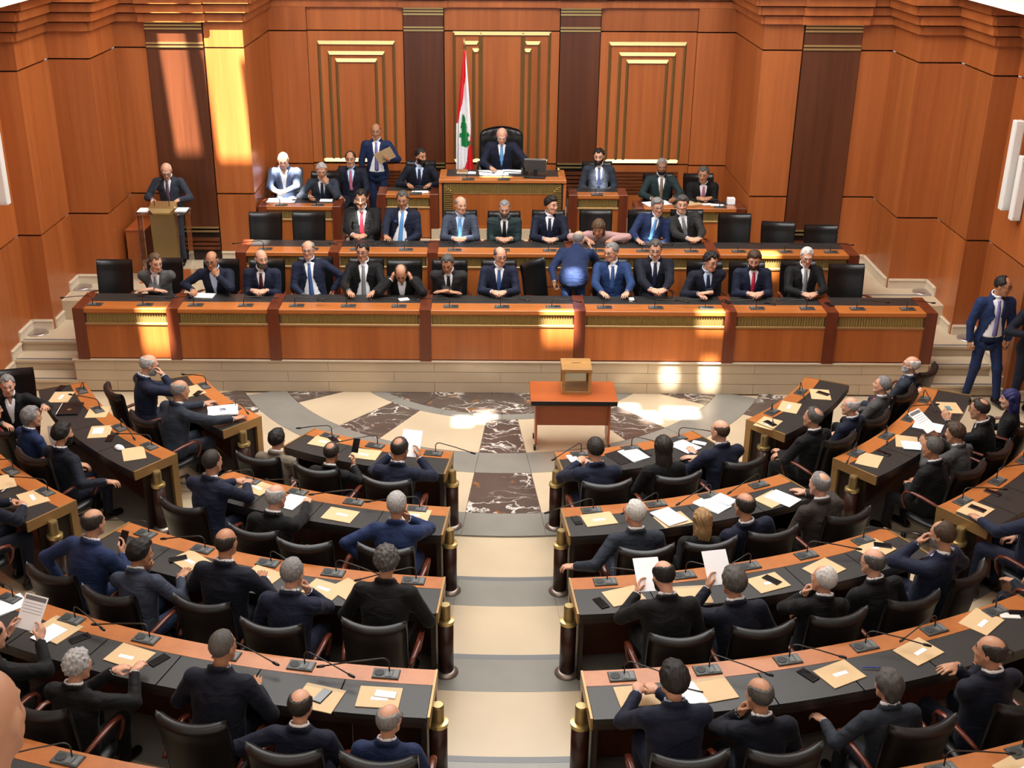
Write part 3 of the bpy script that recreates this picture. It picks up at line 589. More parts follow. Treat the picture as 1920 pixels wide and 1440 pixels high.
# ---- head template (face towards +Y)
def head_sdf(P):
    d = ell(P, (0, -.012, .028), (.077, .098, .092)); d = smin(d, ell(P, (0, .028, -.035), (.060, .066, .082)), .03)
    d = smin(d, cone(P, (-.018, .072, -.098), (.018, .072, -.098), .020, .020), .03)                 # chin
    for s in (-1, 1):
        d = smin(d, cone(P, (s*.052, .0, -.03), (s*.035, .05, -.085), .018, .016), .03)               # jaw
        d = smin(d, ell(P, (s*.038, .062, -.02), (.022, .022, .022)), .025)                            # cheek
        d = smin(d, cone(P, (s*.012, .087, .030), (s*.044, .074, .030), .010, .009), .014)             # brow
        d = np.maximum(d, -ell(P, (s*.032, .101, .008), (.019, .017, .012)))
        d = smin(d, ell(P, (s*.032, .075, .008), (.014, .014, .013)), .004)                            # eyeball
    d = smin(d, cone(P, (0, .090, .022), (0, .110, -.024), .007, .013), .012)                          # nose
    for s in (-1, 1): d = smin(d, ell(P, (s*.012, .097, -.028), (.010, .012, .009)), .008)
    d = smin(d, cone(P, (-.016, .090, -.056), (.016, .090, -.056), .008, .008), .008); d = smin(d, cone(P, (-.014, .088, -.068), (.014, .088, -.068), .009, .009), .008)
    for s in (-1, 1):
        e = ell(P, (s*.081, -.012, -.002), (.010, .021, .033)); e = np.maximum(e, -ell(P, (s*.090, -.004, .0), (.007, .010, .018))); d = smin(d, e, .008)
    d = smin(d, cone(P, (0, -.016, -.05), (0, -.026, -.158), .051, .048), .03)
    return d
g = Grid((-.1, -.125, -.235), (.1, .135, .125), .0080); HV, HF = surf(g, head_sdf(g.pts()))
hc = HV[HF].mean(1); HMI = np.zeros(len(HF), int)
for s in (-1, 1):
    HMI[(((hc-np.array([s*.032, .088, .008]))/np.array([.013, .012, .0075]))**2).sum(1) < 1] = 1
    HMI[(abs(hc[:, 0]-s*.030) < .020) & (abs(hc[:, 2]-.034-.006*(1-abs(hc[:, 0])/.05)) < .0065) & (hc[:, 1] > .06)] = 2
HMI[(abs(hc[:, 0]) < .022) & (abs(hc[:, 2]+.062) < .009) & (hc[:, 1] > .08)] = 3
# ---- hands (wrist at origin, fingers +Y, palm -Z, thumb towards -X = right hand)
def hand_template(curl, spread=.1, h=.0070):
    g = Grid((-.075, -.03, -.085), (.06, .205, .05), h); P = g.pts()
    d = cone(P, (0, -.03, 0), (0, .02, 0), .026, .027); q = ell(P, (0, .055, 0), (.043, .052, .017)); d = smin(d, q, .02)
    for i, (x, l, y0) in enumerate(((-.031, .070, .092), (-.010, .078, .098), (.011, .072, .095), (.031, .057, .086))):
        a = np.array([x, y0-.015, .002]); an = (x/.03)*spread; b = 0.; r = .0098-.0006*i
        for j, f in enumerate((.45, .32, .26)):
            b += curl*(.55, .85, .6)[j]; dr = np.array([math.sin(an)*math.cos(b), math.cos(an)*math.cos(b), -math.sin(b)]); e = a+dr*l*f*1.12
            d = smin(d, cone(P, a, e, r, r*.93), .004); a = e; r *= .93
    a = np.array([-.030, .018, -.004]); e = np.array([-.056, .052, -.014-.02*curl]); f = np.array([-.052+.02*curl, .088, -.020-.028*curl])
    d = smin(d, cone(P, a, e, .0145, .0115), .012); d = smin(d, cone(P, e, f, .0112, .0092), .004)
    return surf(g, d)
HANDS = {'flat': hand_template(.22), 'curl': hand_template(.75), 'fist': hand_template(1.25, .05)}
# ---- hair templates
def wob(P, f, a): X, Y, Z = P; return a*(np.sin(X*f+1.3*np.sin(Y*f*.7))*np.sin(Y*f*1.1+.5)*np.sin(Z*f*.9+1.1*np.sin(X*f*.6)))
def hair_sdf(P, st):
    X, Y, Z = P; sk = ell(P, (0, -.012, .028), (.077, .098, .092)); th = dict(short=.012, crop=.006, receding=.011, balding=.010, bald=.0035, crown=.011, thick=.021, wavy=.026, curly=.022, side=.017).get(st, .016)
    if st in ('long', 'bob', 'womanwave'):
        d = ell(P, (0, -.016, .030), (.090, .112, .104)); d = np.maximum(d, -(Z-.0-.95*(Y-.012)))
        ln = {'long': -.33, 'bob': -.20, 'womanwave': -.14}[st]; w = {'long': .070, 'bob': .084, 'womanwave': .09}[st]
        back = ell(P, (0, -.062, (.03+ln)/2), (w, .055, (.07-ln)/2+.03)); d = smin(d, back, .03)
        for s in (-1, 1): d = smin(d, cone(P, (s*.072, -.02, .03), (s*.07, -.01 if st != 'long' else -.04, max(ln, -.17)), .026, .022), .03)
        d = np.maximum(d, -ell(P, (0, .09, -.05), (.062, .10, .105)))
        return d+np.sin(X*170+6*np.sin(Z*14)+2*np.sin(Y*40))*(.0022 if st == 'long' else .0035)+wob(P, 40, .003 if st == 'long' else .006)
    rag = .003*np.sin(X*210+Y*90)*np.sin(Z*180+Y*60)
    b = (Z+.012-.62*Y)*.85                                                       # nape to forehead line
    b = np.minimum(b, np.where(Y > .0, Z-.083+.9*np.maximum(0, np.abs(X)-.052)+.55*np.maximum(0, .078-Y), 1.))  # forehead
    for sx in (-1, 1): b = np.minimum(b, ell(P, (sx*.050, .082, .088), (.026, .042, .030)))
    b = np.minimum(b, np.where((np.abs(X) > .06) & (Y > .012), .9*(.030-Y)+.5*np.maximum(0, Z-.03), 1.))         # temples
    if st == 'balding': b = np.minimum(b, ell(P, (0, .018, .118), (.064, .120, .098)))
    if st == 'crown': b = np.minimum(b, ell(P, (0, -.070, .115), (.046, .050, .055)))
    if st == 'receding': b = np.minimum(b, ell(P, (0, .085, .11), (.072, .085, .062)))
    if st == 'bald': b = np.minimum(b, ell(P, (0, .015, .105), (.074, .112, .108)))
    t = np.clip((b+rag)/.020, -1, 1); d = sk-(th+.004)*t+.002
    if st == 'thick': d = smin(d, ell(P, (0, .022, .098), (.058, .058, .032)), .03)
    if st == 'side': d = smin(d, ell(P, (.015, .034, .098), (.053, .048, .026)), .03)
    if st == 'wavy': d = smin(d, ell(P, (0, -.072, -.03), (.075, .046, .085)), .03)
    am = {'curly': (95, .011), 'wavy': (48, .008), 'thick': (60, .005), 'side': (60, .004)}.get(st, (120, .002)); d = d+wob(P, *am)
    if st not in ('curly', 'bald', 'crop'): d = d+.0016*np.sin(X*260+3*np.sin(Y*35)+2*np.sin(Z*25))
    return d
HAIR = {}
def hair_mesh(st):
    if st not in HAIR:
        g = Grid((-.125, -.16, -.36 if st == 'long' else (-.24 if st in ('bob', 'womanwave') else -.14)), (.125, .125, .16), .0066); V, F = surf(g, hair_sdf(g.pts(), st)); HAIR[st] = (V, F)
    return HAIR[st]
def beard_geo():
    g = Grid((-.09, -.03, -.14), (.09, .125, .02), .0072); P = g.pts(); X, Y, Z = P
    d = head_sdf(P)-.006; d = np.maximum(d, Z+.038-.55*np.maximum(0, np.abs(X)-.03)); d = np.maximum(d, .012-Y-.25*np.maximum(0, -.03-Z)); d = np.maximum(d, -ell(P, (0, .10, -.062), (.020, .03, .010))); d = np.maximum(d, -(Z+.13))
    return surf(g, d)
BEARD = beard_geo()
def mask_geo():
    g = Grid((-.075, .0, -.14), (.075, .13, -.02), .0072); P = g.pts(); d = head_sdf(P)-.009; d = np.maximum(d, P[2]+.062); d = np.maximum(d, .035-P[1]); d = np.maximum(d, -(P[2]+.125)); return surf(g, d)
_gb = MB()
for s in (-1, 1):
    ring = [(s*.033+.024*math.cos(q), .104-.006*abs(math.cos(q)), .006+.018*math.sin(q)) for q in np.linspace(0, 2*math.pi, 13)]
    _gb.tube(ring, .0022, 5); _gb.tube([(s*.057, .097, .012), (s*.080, .04, .012), (s*.083, -.015, .006)], .002, 5)
_gb.tube([(-.010, .107, .010), (.010, .107, .010)], .002, 5)
GLASSES = _gb.mesh('spectacles', plain('spectacle_frame', (.02, .018, .016), .3), True)
# ---- colours
SUIT = dict(navy=(.010, .014, .034), dknavy=(.007, .009, .019), black=(.0055, .0055, .0062), blue=(.014, .028, .088), royal=(.018, .045, .14), char=(.022, .021, .021), grey=(.085, .085, .085), greyblue=(.042, .052, .080), slate=(.024, .030, .044),
            taupe=(.155, .125, .092), brown=(.035, .027, .023), lightblue=(.12, .16, .27), pink=(.55, .33, .31), teal=(.018, .034, .036), jeans=(.03, .055, .12))
SKIN = dict(lt=(.58, .31, .205), md=(.46, .235, .142), tan=(.40, .19, .105), dk=(.27, .12, .062))
HAIRC = dict(black=(.010, .008, .007), dark=(.022, .016, .012), brown=(.055, .030, .016), grey=(.20, .19, .185), dgrey=(.075, .068, .062), white=(.55, .53, .50), blond=(.34, .20, .085), lbrown=(.10, .058, .03), silver=(.36, .35, .34))
TIE = dict(blue=(.035, .09, .27), ltblue=(.10, .30, .62), navy=(.01, .014, .045), red=(.36, .012, .025), maroon=(.06, .008, .010), grey=(.20, .21, .22), black=(.006, .006, .008), lilac=(.16, .15, .36), pink=(.42, .12, .20), purple=(.10, .055, .11), patt=(.18, .13, .09), crimson=(.45, .02, .06))
def streak(name, col):
    if name in MATS: return MATS[name]
    m, nt, p = node_mat(name); tc = nt.nodes.new('ShaderNodeTexCoord'); n = nt.nodes.new('ShaderNodeTexNoise'); n.inputs['Scale'].default_value = 55; n.inputs['Detail'].default_value = 6; n.inputs['Roughness'].default_value = .75
    mp = nt.nodes.new('ShaderNodeMapping'); mp.inputs['Scale'].default_value = (2.6, .8, 1.0); L(nt, tc.outputs['Object'], mp.inputs['Vector']); L(nt, mp.outputs[0], n.inputs['Vector'])
    r = nt.nodes.new('ShaderNodeValToRGB'); r.color_ramp.elements[0].position = .33; r.color_ramp.elements[1].position = .68; r.color_ramp.elements[0].color = (*[c*.45 for c in col], 1); r.color_ramp.elements[1].color = (*[min(1, c*1.45) for c in col], 1)
    b = nt.nodes.new('ShaderNodeBump'); b.inputs['Strength'].default_value = .55; b.inputs['Distance'].default_value = .006; L(nt, n.outputs['Fac'], b.inputs['Height']); L(nt, b.outputs['Normal'], p.inputs['Normal'])
    L(nt, n.outputs['Fac'], r.inputs[0]); L(nt, r.outputs[0], p.inputs['Base Color']); p.inputs['Roughness'].default_value = .58; p.inputs['Specular IOR Level'].default_value = .35; MATS[name] = m; return m
def fabric(n):
    if 'suit_'+n in MATS: return MATS['suit_'+n]
    col = SUIT[n]; m, nt, p = node_mat('suit_'+n); tc = nt.nodes.new('ShaderNodeTexCoord'); oi = nt.nodes.new('ShaderNodeObjectInfo'); va = nt.nodes.new('ShaderNodeVectorMath'); va.operation = 'MULTIPLY_ADD'; va.inputs[1].default_value = (17, 9, 13); L(nt, oi.outputs['Random'], va.inputs[0]); L(nt, tc.outputs['Object'], va.inputs[2])
    mp = nt.nodes.new('ShaderNodeMapping'); mp.inputs['Scale'].default_value = (5, 5, 10); mp.inputs['Rotation'].default_value = (.5, .4, 0); L(nt, va.outputs[0], mp.inputs['Vector'])
    w = nt.nodes.new('ShaderNodeTexNoise'); w.inputs['Scale'].default_value = 1.; w.inputs['Detail'].default_value = 2.5; w.inputs['Distortion'].default_value = 1.2; L(nt, mp.outputs[0], w.inputs['Vector'])
    b = nt.nodes.new('ShaderNodeBump'); b.inputs['Strength'].default_value = .55; b.inputs['Distance'].default_value = .035; L(nt, w.outputs['Fac'], b.inputs['Height'])
    n2 = nt.nodes.new('ShaderNodeTexNoise'); n2.inputs['Scale'].default_value = 230; L(nt, tc.outputs['Object'], n2.inputs['Vector']); b2 = nt.nodes.new('ShaderNodeBump'); b2.inputs['Strength'].default_value = .12; b2.inputs['Distance'].default_value = .004; L(nt, n2.outputs['Fac'], b2.inputs['Height']); L(nt, b.outputs['Normal'], b2.inputs['Normal']); L(nt, b2.outputs['Normal'], p.inputs['Normal'])
    mr = nt.nodes.new('ShaderNodeMapRange'); mr.inputs[3].default_value = .68; mr.inputs[4].default_value = 1.05; hs = nt.nodes.new('ShaderNodeHueSaturation'); hs.inputs['Color'].default_value = (*col, 1); L(nt, oi.outputs['Random'], mr.inputs[0]); L(nt, mr.outputs[0], hs.inputs['Value']); L(nt, hs.outputs[0], p.inputs['Base Color'])
    p.inputs['Roughness'].default_value = .72; p.inputs['Specular IOR Level'].default_value = .2; p.inputs['Sheen Weight'].default_value = .05; p.inputs['Sheen Roughness'].default_value = .45; MATS['suit_'+n] = m; return m
def tiem(n): return plain('tie_'+n, TIE[n], .5)
def skin(n): return plain('skin_'+n, SKIN[n], .48, spec=.4)
def hairm(n): return streak('hair_'+n, HAIRC[n])
M_EYE = plain('eye', (.05, .035, .03), .2); M_LIPW = {}
M_SHIRT = plain('shirt_white', (.80, .81, .84), .8); M_SHIRTB = plain('shirt_blue', (.50, .63, .82), .8); M_SHIRTP = plain('shirt_pink', (.70, .45, .40), .8); M_SHOE = plain('shoe_leather', (.008, .006, .005), .25)
def lips(n): c = SKIN[n]; return plain('lips_'+n, (c[0]*.78, c[1]*.55, c[2]*.55), .4)
def shoe_geo():
    g = Grid((-.055, -.09, -.0), (.055, .20, .11), .012); P = g.pts(); d = cone(P, (0, -.045, .045), (0, .13, .032), .042, .040); d = smin(d, cone(P, (0, -.04, .05), (0, -.03, .10), .04, .038), .03); d = np.maximum(d, .004-P[2]); return surf(g, d)
SHOE = shoe_geo(); SHOE_ME = npmesh('shoe', *SHOE, [M_SHOE])
def ik(S, T, l1, l2, pole):
    S, T, pole = (np.array(v, float) for v in (S, T, pole)); d = T-S; Ld = np.linalg.norm(d); dr = d/(Ld+1e-9); Lc = min(Ld, .985*(l1+l2)); Lc = max(Lc, abs(l1-l2)+.03)
    a = (l1*l1-l2*l2+Lc*Lc)/(2*Lc); hh = math.sqrt(max(l1*l1-a*a, 1e-6)); p = pole-dr*(pole@dr); p /= np.linalg.norm(p)+1e-9
    return S+dr*a+p*hh, S+dr*Lc
def unit(v): v = np.array(v, float); return v/(np.linalg.norm(v)+1e-9)
PEOPLE = []
def person(label, pos, face, pose='sit', lean=8., side=0., twist=0., hy=0., hp=8., ht=0., suit='navy', trou=None, shirt='w', tie='blue', hair=('short', 'dark'), sk='md', arms=('desk', 'desk'), dd=.34, glasses=False, beard=None,
           girth=1.0, scale=1.0, top=.75, openj=False, mask=False, hscale=1.0, res=.0183, legs='sit', pocket=False, woman=False, group='people in the chamber', knee=0., scarf=False, drop=0.):
    if woman and not openj: tie = None
    """pos: world position of the hips on the floor; face: world yaw of the forward (+Y) axis"""
    seat = .47-drop; ph = seat+.075 if pose == 'sit' else .93
    pel = np.array([0, 0, ph]); R = rotx(-math.radians(lean)) @ roty(math.radians(side)) @ rotz(math.radians(twist)); Ri = R.T
    T = lambda p: pel + R @ np.array(p, float)
    sw = .175 if woman else .197
    neck = T((0, .0, .575)); Rh = rotz(math.radians(twist)) @ rotz(math.radians(hy)) @ rotx(-math.radians(hp)) @ roty(math.radians(ht)); hcen = neck + Rh @ np.array([0, .022, .125]); headpos = hcen
    G = dict(hc=headpos)
    root = thing('person', label, 'person', pos, face, group); root.scale = (scale,)*3
    m_s = fabric(suit); m_t = fabric(trou or suit); m_sk = skin(sk)
    # --- arms
    joints = {}
    for s, mode in ((-1, arms[0]), (1, arms[1])):
        S = T((s*sw, -.005, .455)); pole = (s*.75, -.35, -.65); ty = 'flat'; pal = (0, 0, -1.); zt = top+.058
        if isinstance(mode, tuple): Wt, dr, ty = mode[1], unit(np.array(mode[1])-T((s*.25, 0, .25)))*np.array([1, 1, .3]), mode[2]
        elif mode == 'desk': Wt, dr = (s*.17, dd+.09, zt), (-s*.35, .9, -.05)
        elif mode == 'wide': Wt, dr = (s*.27, dd+.07, zt), (-s*.2, .95, -.05)
        elif mode == 'clasp': Wt, dr, ty, pal = (s*.085, dd+.10, zt+.01), (-s*.85, .5, -.02), 'curl', (-s*.2, -.45, -.85)
        elif mode == 'fold': Wt, dr = ((-.02 if s > 0 else .03), dd+(.07 if s > 0 else .12), zt+(.0 if s > 0 else .03)), (-s, .18, -.02)
        elif mode == 'lap': Wt, dr, ty = (s*.10, .27, .655), (-s*.7, .6, -.15), 'curl'
        elif mode == 'knee': Wt, dr = (s*.15, .36, .66), (-s*.2, .9, -.25)
        elif mode == 'arm': Wt, dr, ty = (s*.288, .17, .705), (-s*.05, .95, -.25), 'curl'
        elif mode == 'hip': Wt, dr, ty, pole = (s*.27, .04, .64), (-s*.1, .3, -.9), 'curl', (s*.95, -.3, .1)
        elif mode == 'chin': Wt, dr, ty, pal, pole = hcen+Rh @ np.array([s*.075, .115, -.175]), (-s*.45, .0, .85), 'fist', (-s*.2, -.9, -.1), (s*.7, .1, -.9)
        elif mode == 'brow': Wt, dr, ty, pal, pole = hcen+Rh @ np.array([s*.10, .155, -.075]), (-s*.55, -.25, .8), 'curl', (-s*.3, -.9, -.1), (s*.7, .35, -.6)
        elif mode == 'ear': Wt, dr, ty, pal, pole = hcen+Rh @ np.array([s*.135, .055, -.10]), (-s*.25, -.1, .95), 'fist', (-s*.9, -.2, 0), (s*.7, .4, -.6)
        elif mode == 'read': Wt, dr, ty, pal = (s*.145, dd+.02, zt+.10), (-s*.15, .7, .65), 'curl', (-s*.9, -.1, -.2)
        elif mode == 'phone': Wt, dr, ty, pal = (s*.13, dd-.02, zt+.03), (-s*.1, .75, .6), 'curl', (-s*.8, -.2, .2)
        elif mode == 'back': Wt, dr, ty, pole = (s*.42, -.16, .74), (s*.4, -.5, -.4), 'curl', (s*.5, -.8, .1)
        elif mode == 'far': Wt, dr, pole = (s*.42, dd+.20, zt+.02), (s*.25, .95, 0), (s*.8, -.2, -.4)
        elif mode == 'down': Wt, dr, ty, pal = (s*.26, .03, .80), (-s*.03, .12, -1), 'fist', (-s, 0, 0)
        elif mode == 'show': Wt, dr, ty, pal = (s*.20, .26, 1.19), (-s*.25, .55, .65), 'curl', (-s*.8, -.2, .1)
        elif mode == 'lect': Wt, dr = (s*.20, .36, 1.16), (-s*.3, .9, -.1)
        elif mode == 'crossed': Wt, dr, ty = ((-.10 if s > 0 else .12), .27, .86+(.04 if s > 0 else 0)), (-s, -.1, .1), 'flat'
        elif mode == 'whisper': Wt, dr, ty, pal, pole = hcen+Rh @ np.array([s*.12, .20, -.10]), (-s*.3, .5, .75), 'flat', (-s*.9, -.2, 0), (s*.6, .1, -.8)
        elif mode == 'talk': Wt, dr, ty, pal = (s*.22, dd+.08, zt+.10), (-s*.2, .8, .5), 'flat', (-s*.6, 0, -.7)
        else: Wt, dr = (s*.25, .1, ph+.1), (0, 1, 0)
        E, Wr = ik(S, Wt, .285, .255, pole)
        if pose == 'sit':                      # keep elbow and forearm clear of the desk top
            for q in range(14):
                def low(p, r): return p[1]+.05 > dd and p[2] < top+r
                if not (low(E, .072) or low((E+Wr)/2, .066)): break
                pole = (s*.75, -.35-.09*q, -.65+.085*q); E, Wr = ik(S, Wt, .285, .255, pole)
        joints[s] = (S, E, Wr, unit(dr), unit(pal), ty)
    # --- legs
    if pose == 'sit':
        kz = seat+.065; lg = {}
        for s in (-1, 1):
            kx = s*(.125+knee); lg[s] = (np.array([s*.085, .02, seat+.085]), np.array([kx, .43, kz]), np.array([kx*1.05, .40 if s > 0 else .46, .095]))
    else:
        st_ = {'stand': ((-.10, .02), (.10, -.02)), 'stride': ((-.20, .12), (.13, -.05)), 'bend': ((-.11, -.05), (.11, .05))}[legs]
        lg = {s: (np.array([s*.085, 0, .92]), np.array([(s*.09+st_[i][0])/2, .03+st_[i][1]/2, .50]), np.array([st_[i][0], st_[i][1]-.02, .10])) for i, s in enumerate((-1, 1))}
    # --- jacket
    gx, gy = girth, girth
    def torso(P, off=0.):
        X, Y, Z = P; X, Y, Z = X-pel[0], Y-pel[1], Z-pel[2]; Q = tuple((Ri[i, 0]*X+Ri[i, 1]*Y+Ri[i, 2]*Z).astype(F32) for i in range(3))
        d = ell(Q, (0, .012, .13), (.166*gx, .126*gy, .22)); d = smin(d, ell(Q, (0, .002, .33), (.184*(.5+.5*gx), .126*(.6+.4*gy), .20)), .06)
        d = smin(d, cone(Q, (-sw+.02, -.012, .465), (sw-.02, -.012, .465), .062, .062), .05); d = smin(d, cone(Q, (0, -.012, .49), (0, -.010, .55), .072, .058), .06)
        d = smin(d, ell(Q, (0, .005, .0), (.172*gx, .135*gy, .13)), .06)
        return d-off, Q
    allj = np.array([j for s in joints for j in joints[s][:3]]+[T((0, 0, .62)), T((.26, .2, .1)), T((-.26, -.2, .1)), pel-(.2, .17, .14), pel+(.2, .2, 0)])
    g = Grid(allj.min(0)-.075, allj.max(0)+.075, res); P = g.pts(); d, Q = torso(P); core = d
    for s in joints:
        S, E, Wr = joints[s][:3]; sl = E+(Wr-E)*.88
        d = smin(d, cone(P, S, E, .067, .055), .035); d = smin(d, cone(P, E, sl, .055, .044), .02)
    if pose != 'sit': d = smin(d, ell(P, (0, 0, ph-.05), (.185*gx, .14*gy, .16)), .05)
    X, Y, Z = Q
    if not woman or openj:
        hw = .066*(Z-.16)/.38 if not openj else np.where(Z > .30, .066*(Z-.10)/.40, .05+.10*np.clip((.30-Z)/.35, 0, 1))
        v = np.maximum(np.abs(X)-hw, .02-Y)
        lap = np.maximum(np.maximum(core-.009, np.abs(X)-hw-.05*np.clip((Z-.14)/.3, 0, 1)), np.maximum(.03-Y, .17-Z)); d = np.minimum(d, np.maximum(lap, Z-.50))
        d = np.maximum(d, -np.maximum(v, core-.016))
        rr = np.sqrt(X**2+((Y+.012)/1.05)**2); zc = .548-.28*(Y+.01); col = np.sqrt((rr-.074)**2+((Z-zc)*.62)**2)-.0145; d = smin(d, np.maximum(col, Y-.05), .01)
    d = np.maximum(d, -(np.sqrt(X**2+(Y+.008)**2)-.060+np.maximum(0, .552-Z-.25*np.maximum(0, Y))*7.0))
    if res < .014: d = d+wob(P, 38, .0022)
    else: d = d+wob(P, 30, .0034)+wob(P, 75, .0014)
    V, F = surf(g, d); link('jacket' if not woman else 'blouse', npmesh('jacket', V, F, [m_s]), root)
    # --- shirt: front, collar, cuffs
    ms = {'w': M_SHIRT, 'b': M_SHIRTB, 'p': M_SHIRTP, 'k': fabric('black')}[shirt]
    lo = np.array([T(q) for q in ((-.15, -.12, -.02), (.15, .2, .62), (-.15, .2, .62), (.15, .2, -.02))]); g = Grid(lo.min(0), lo.max(0), .0145); P = g.pts(); d, Q = torso(P, -.010); X, Y, Z = Q
    if not woman or openj:
        hw2 = .085 if not openj else .085+.09*np.clip((.32-Z)/.35, 0, 1)
        sh = np.maximum(np.maximum(d, np.abs(X)-hw2), np.maximum(.03-Y, -(Z-(.02 if openj else .12)))); sh = np.maximum(sh, -(d+.035))
        rr = np.sqrt(X**2+((Y+.012)/1.05)**2); zc = .573-.30*(Y+.01); col = np.sqrt((rr-.0635)**2+((Z-zc)*.42)**2)-.0085; sh = np.minimum(sh, col)
        if tie is None: sh = np.maximum(sh, -np.maximum(np.abs(X)-.035*(Z-.43)/.12, .02-Y))
    else: sh = np.maximum(d+.01, .5-Z)*0+1.
    parts = []
    if (sh < 0).any(): parts.append(surf(g, sh))
    if parts: parts_join('shirt', parts, [ms], root)
    for s in joints:
        S, E, Wr = joints[s][:3]; a = E+(Wr-E)*.84; b = E+(Wr-E)*.965; MB().tube([a, (a+b)/2, b], [.034, .0365, .037], 12).build('cuff', ms, root, True)
    if pocket: o = MB().box(-.02, .02, 0, .012, 0, .03).build('pocket_square', tiem('blue'), root); o.location = T((.085, .118, .36))
    # --- tie
    if tie:
        zs = np.linspace(.515, .20 if not openj else .06, 12); ys = np.linspace(.0, .28, 57); pts = []
        for z in zs:
            w = np.array([T((0, y, z)) for y in ys]); dv, _ = torso((w[:, 0].astype(F32), w[:, 1].astype(F32), w[:, 2].astype(F32)), -.010); k = np.argmax(dv > 0); pts.append(ys[k] if dv.max() > 0 else .15)
        b = MB(); V = []; Fq = []
        for i, z in enumerate(zs):
            w = .021 if i == 0 else (.015 if i == 1 else .018+.016*(i/11)); y = pts[i]+.009+(.008 if i == 0 else 0)
            V += [T((-w, y-.006, z)), T((0, y+.004, z)), T((w, y-.006, z))]
        for i in range(11): Fq += [(3*i, 3*i+3, 3*i+4, 3*i+1), (3*i+1, 3*i+4, 3*i+5, 3*i+2)]
        k = len(V); V += [T((0, pts[-1]+.004, zs[-1]-.025))]; b.add(V, Fq+[(33, k, 34), (34, k, 35)]); tm = tiem(tie); o = b.build('tie', tm, root, True)
        so_ = o.modifiers.new('solid', 'SOLIDIFY'); so_.thickness = .004
    # --- trousers and shoes
    lj = np.array([j for s in lg for j in lg[s]]+[pel+(.17, -.15, .06), pel+(-.17, -.15, .06)]); g = Grid(lj.min(0)-.10, lj.max(0)+.10, .030); P = g.pts()
    d = ell(P, pel-(0, .005, .0), (.165*gx, .135*gy, .105))
    for s in lg: a, k, e = lg[s]; d = smin(d, cone(P, a, k, .088, .066), .03); d = smin(d, cone(P, k, e, .064, .052), .03)
    d = np.maximum(d, .07-P[2]); V, F = surf(g, d); link('trousers', npmesh('trousers', V, F, [m_t]), root)
    for s in lg: e = lg[s][2]; link('shoe', SHOE_ME, root, (e[0], e[1]+.01, .0), -s*.12)
    # --- body: head, neck, torso core, arms, hands in one mesh
    hs = hscale; parts = []; mi = []
    V = (HV*np.array([hs, hs, hs])) @ Rh.T + hcen; parts.append((V, HF)); mi.append(HMI)
    b = MB(); b.tube([hcen+Rh @ np.array([0, -.03, -.12]), T((0, .0, .50)), T((0, .01, .33)), T((0, .01, .1)), pel], [.048, .042, .07, .08, .08], 10, cap=False)
    for s in joints: S, E, Wr, hd, pal, ty = joints[s]; b.tube([T((0, -.01, .46)), S, E, E+(Wr-E)*.9, Wr+hd*.01], [.05, .045, .036, .028, .026], 10, cap=False)
    for s in lg: b.tube([pel, *lg[s]], [.07, .06, .045, .03], 8, cap=False)
    parts.append((np.array(b.v), np.array(b.f))); mi.append(np.zeros(len(b.f), int))
    for s in joints:
        S, E, Wr, hd, pal, ty = joints[s]; z = -(pal-hd*(pal@hd)); z = unit(z); x = np.cross(hd, z); Mh = np.stack([x, hd, z], 1); hv, hf = HANDS[ty]; q = hv.copy()
        if s < 0: q[:, 0] *= -1; hf = hf[:, ::-1]
        parts.append((q @ Mh.T + Wr, hf)); mi.append(np.zeros(len(hf), int))
    hb = hairm(hair[1]) if hair else m_sk; bc = hairm('dark' if hair and hair[1] in ('white', 'silver', 'grey') and False else (hair[1] if hair else 'dark'))
    parts_join('body', parts, [m_sk, M_EYE, bc, lips(sk)], root, np.concatenate(mi))
    Mh4 = Matrix(((*(Rh[0]*hs), hcen[0]), (*(Rh[1]*hs), hcen[1]), (*(Rh[2]*hs), hcen[2]), (0, 0, 0, 1)))
    def onhead(nm, me): o = link(nm, me, root); o.matrix_local = Mh4; return o
    if hair and hair[0] != 'none': onhead('headscarf' if scarf else 'hair', cached('hair', hair[0], hair[1], lambda: (*hair_mesh(hair[0]), [hb])))
    if beard: onhead('beard', cached('beard', beard, '', lambda: (*BEARD, [hairm(beard)])))
    if mask: onhead('face_mask', cached('mask', 'k', '', lambda: (*mask_geo(), [fabric('black')])))
    if glasses: onhead('spectacles', GLASSES)
    G.update(root=root, joints=joints, T=T); return G
CACHE = {}
def cached(nm, a, b, fn):
    if (nm, a, b) not in CACHE: v, f, m = fn(); CACHE[(nm, a, b)] = npmesh(nm, v, f, m)
    return CACHE[(nm, a, b)]
def parts_join(name, parts, mats, root, mi=None):
    n = 0; Vs = []; Fs = []
    for v, f in parts: Vs.append(np.asarray(v, float)); Fs.append(np.asarray(f)+n); n += len(v)
    return link(name, npmesh(name, np.concatenate(Vs), np.concatenate(Fs), mats, mi), root)
def head_local(lean, side, twist, hy, hp, ht, pose='sit', drop=0.):
    ph = .545-drop if pose == 'sit' else .93; R = rotx(-math.radians(lean)) @ roty(math.radians(side)) @ rotz(math.radians(twist))
    neck = np.array([0, 0, ph])+R @ np.array([0, .0, .575]); Rh = rotz(math.radians(twist)) @ rotz(math.radians(hy)) @ rotx(-math.radians(hp)) @ roty(math.radians(ht)); return neck+Rh @ np.array([0, .022, .125])
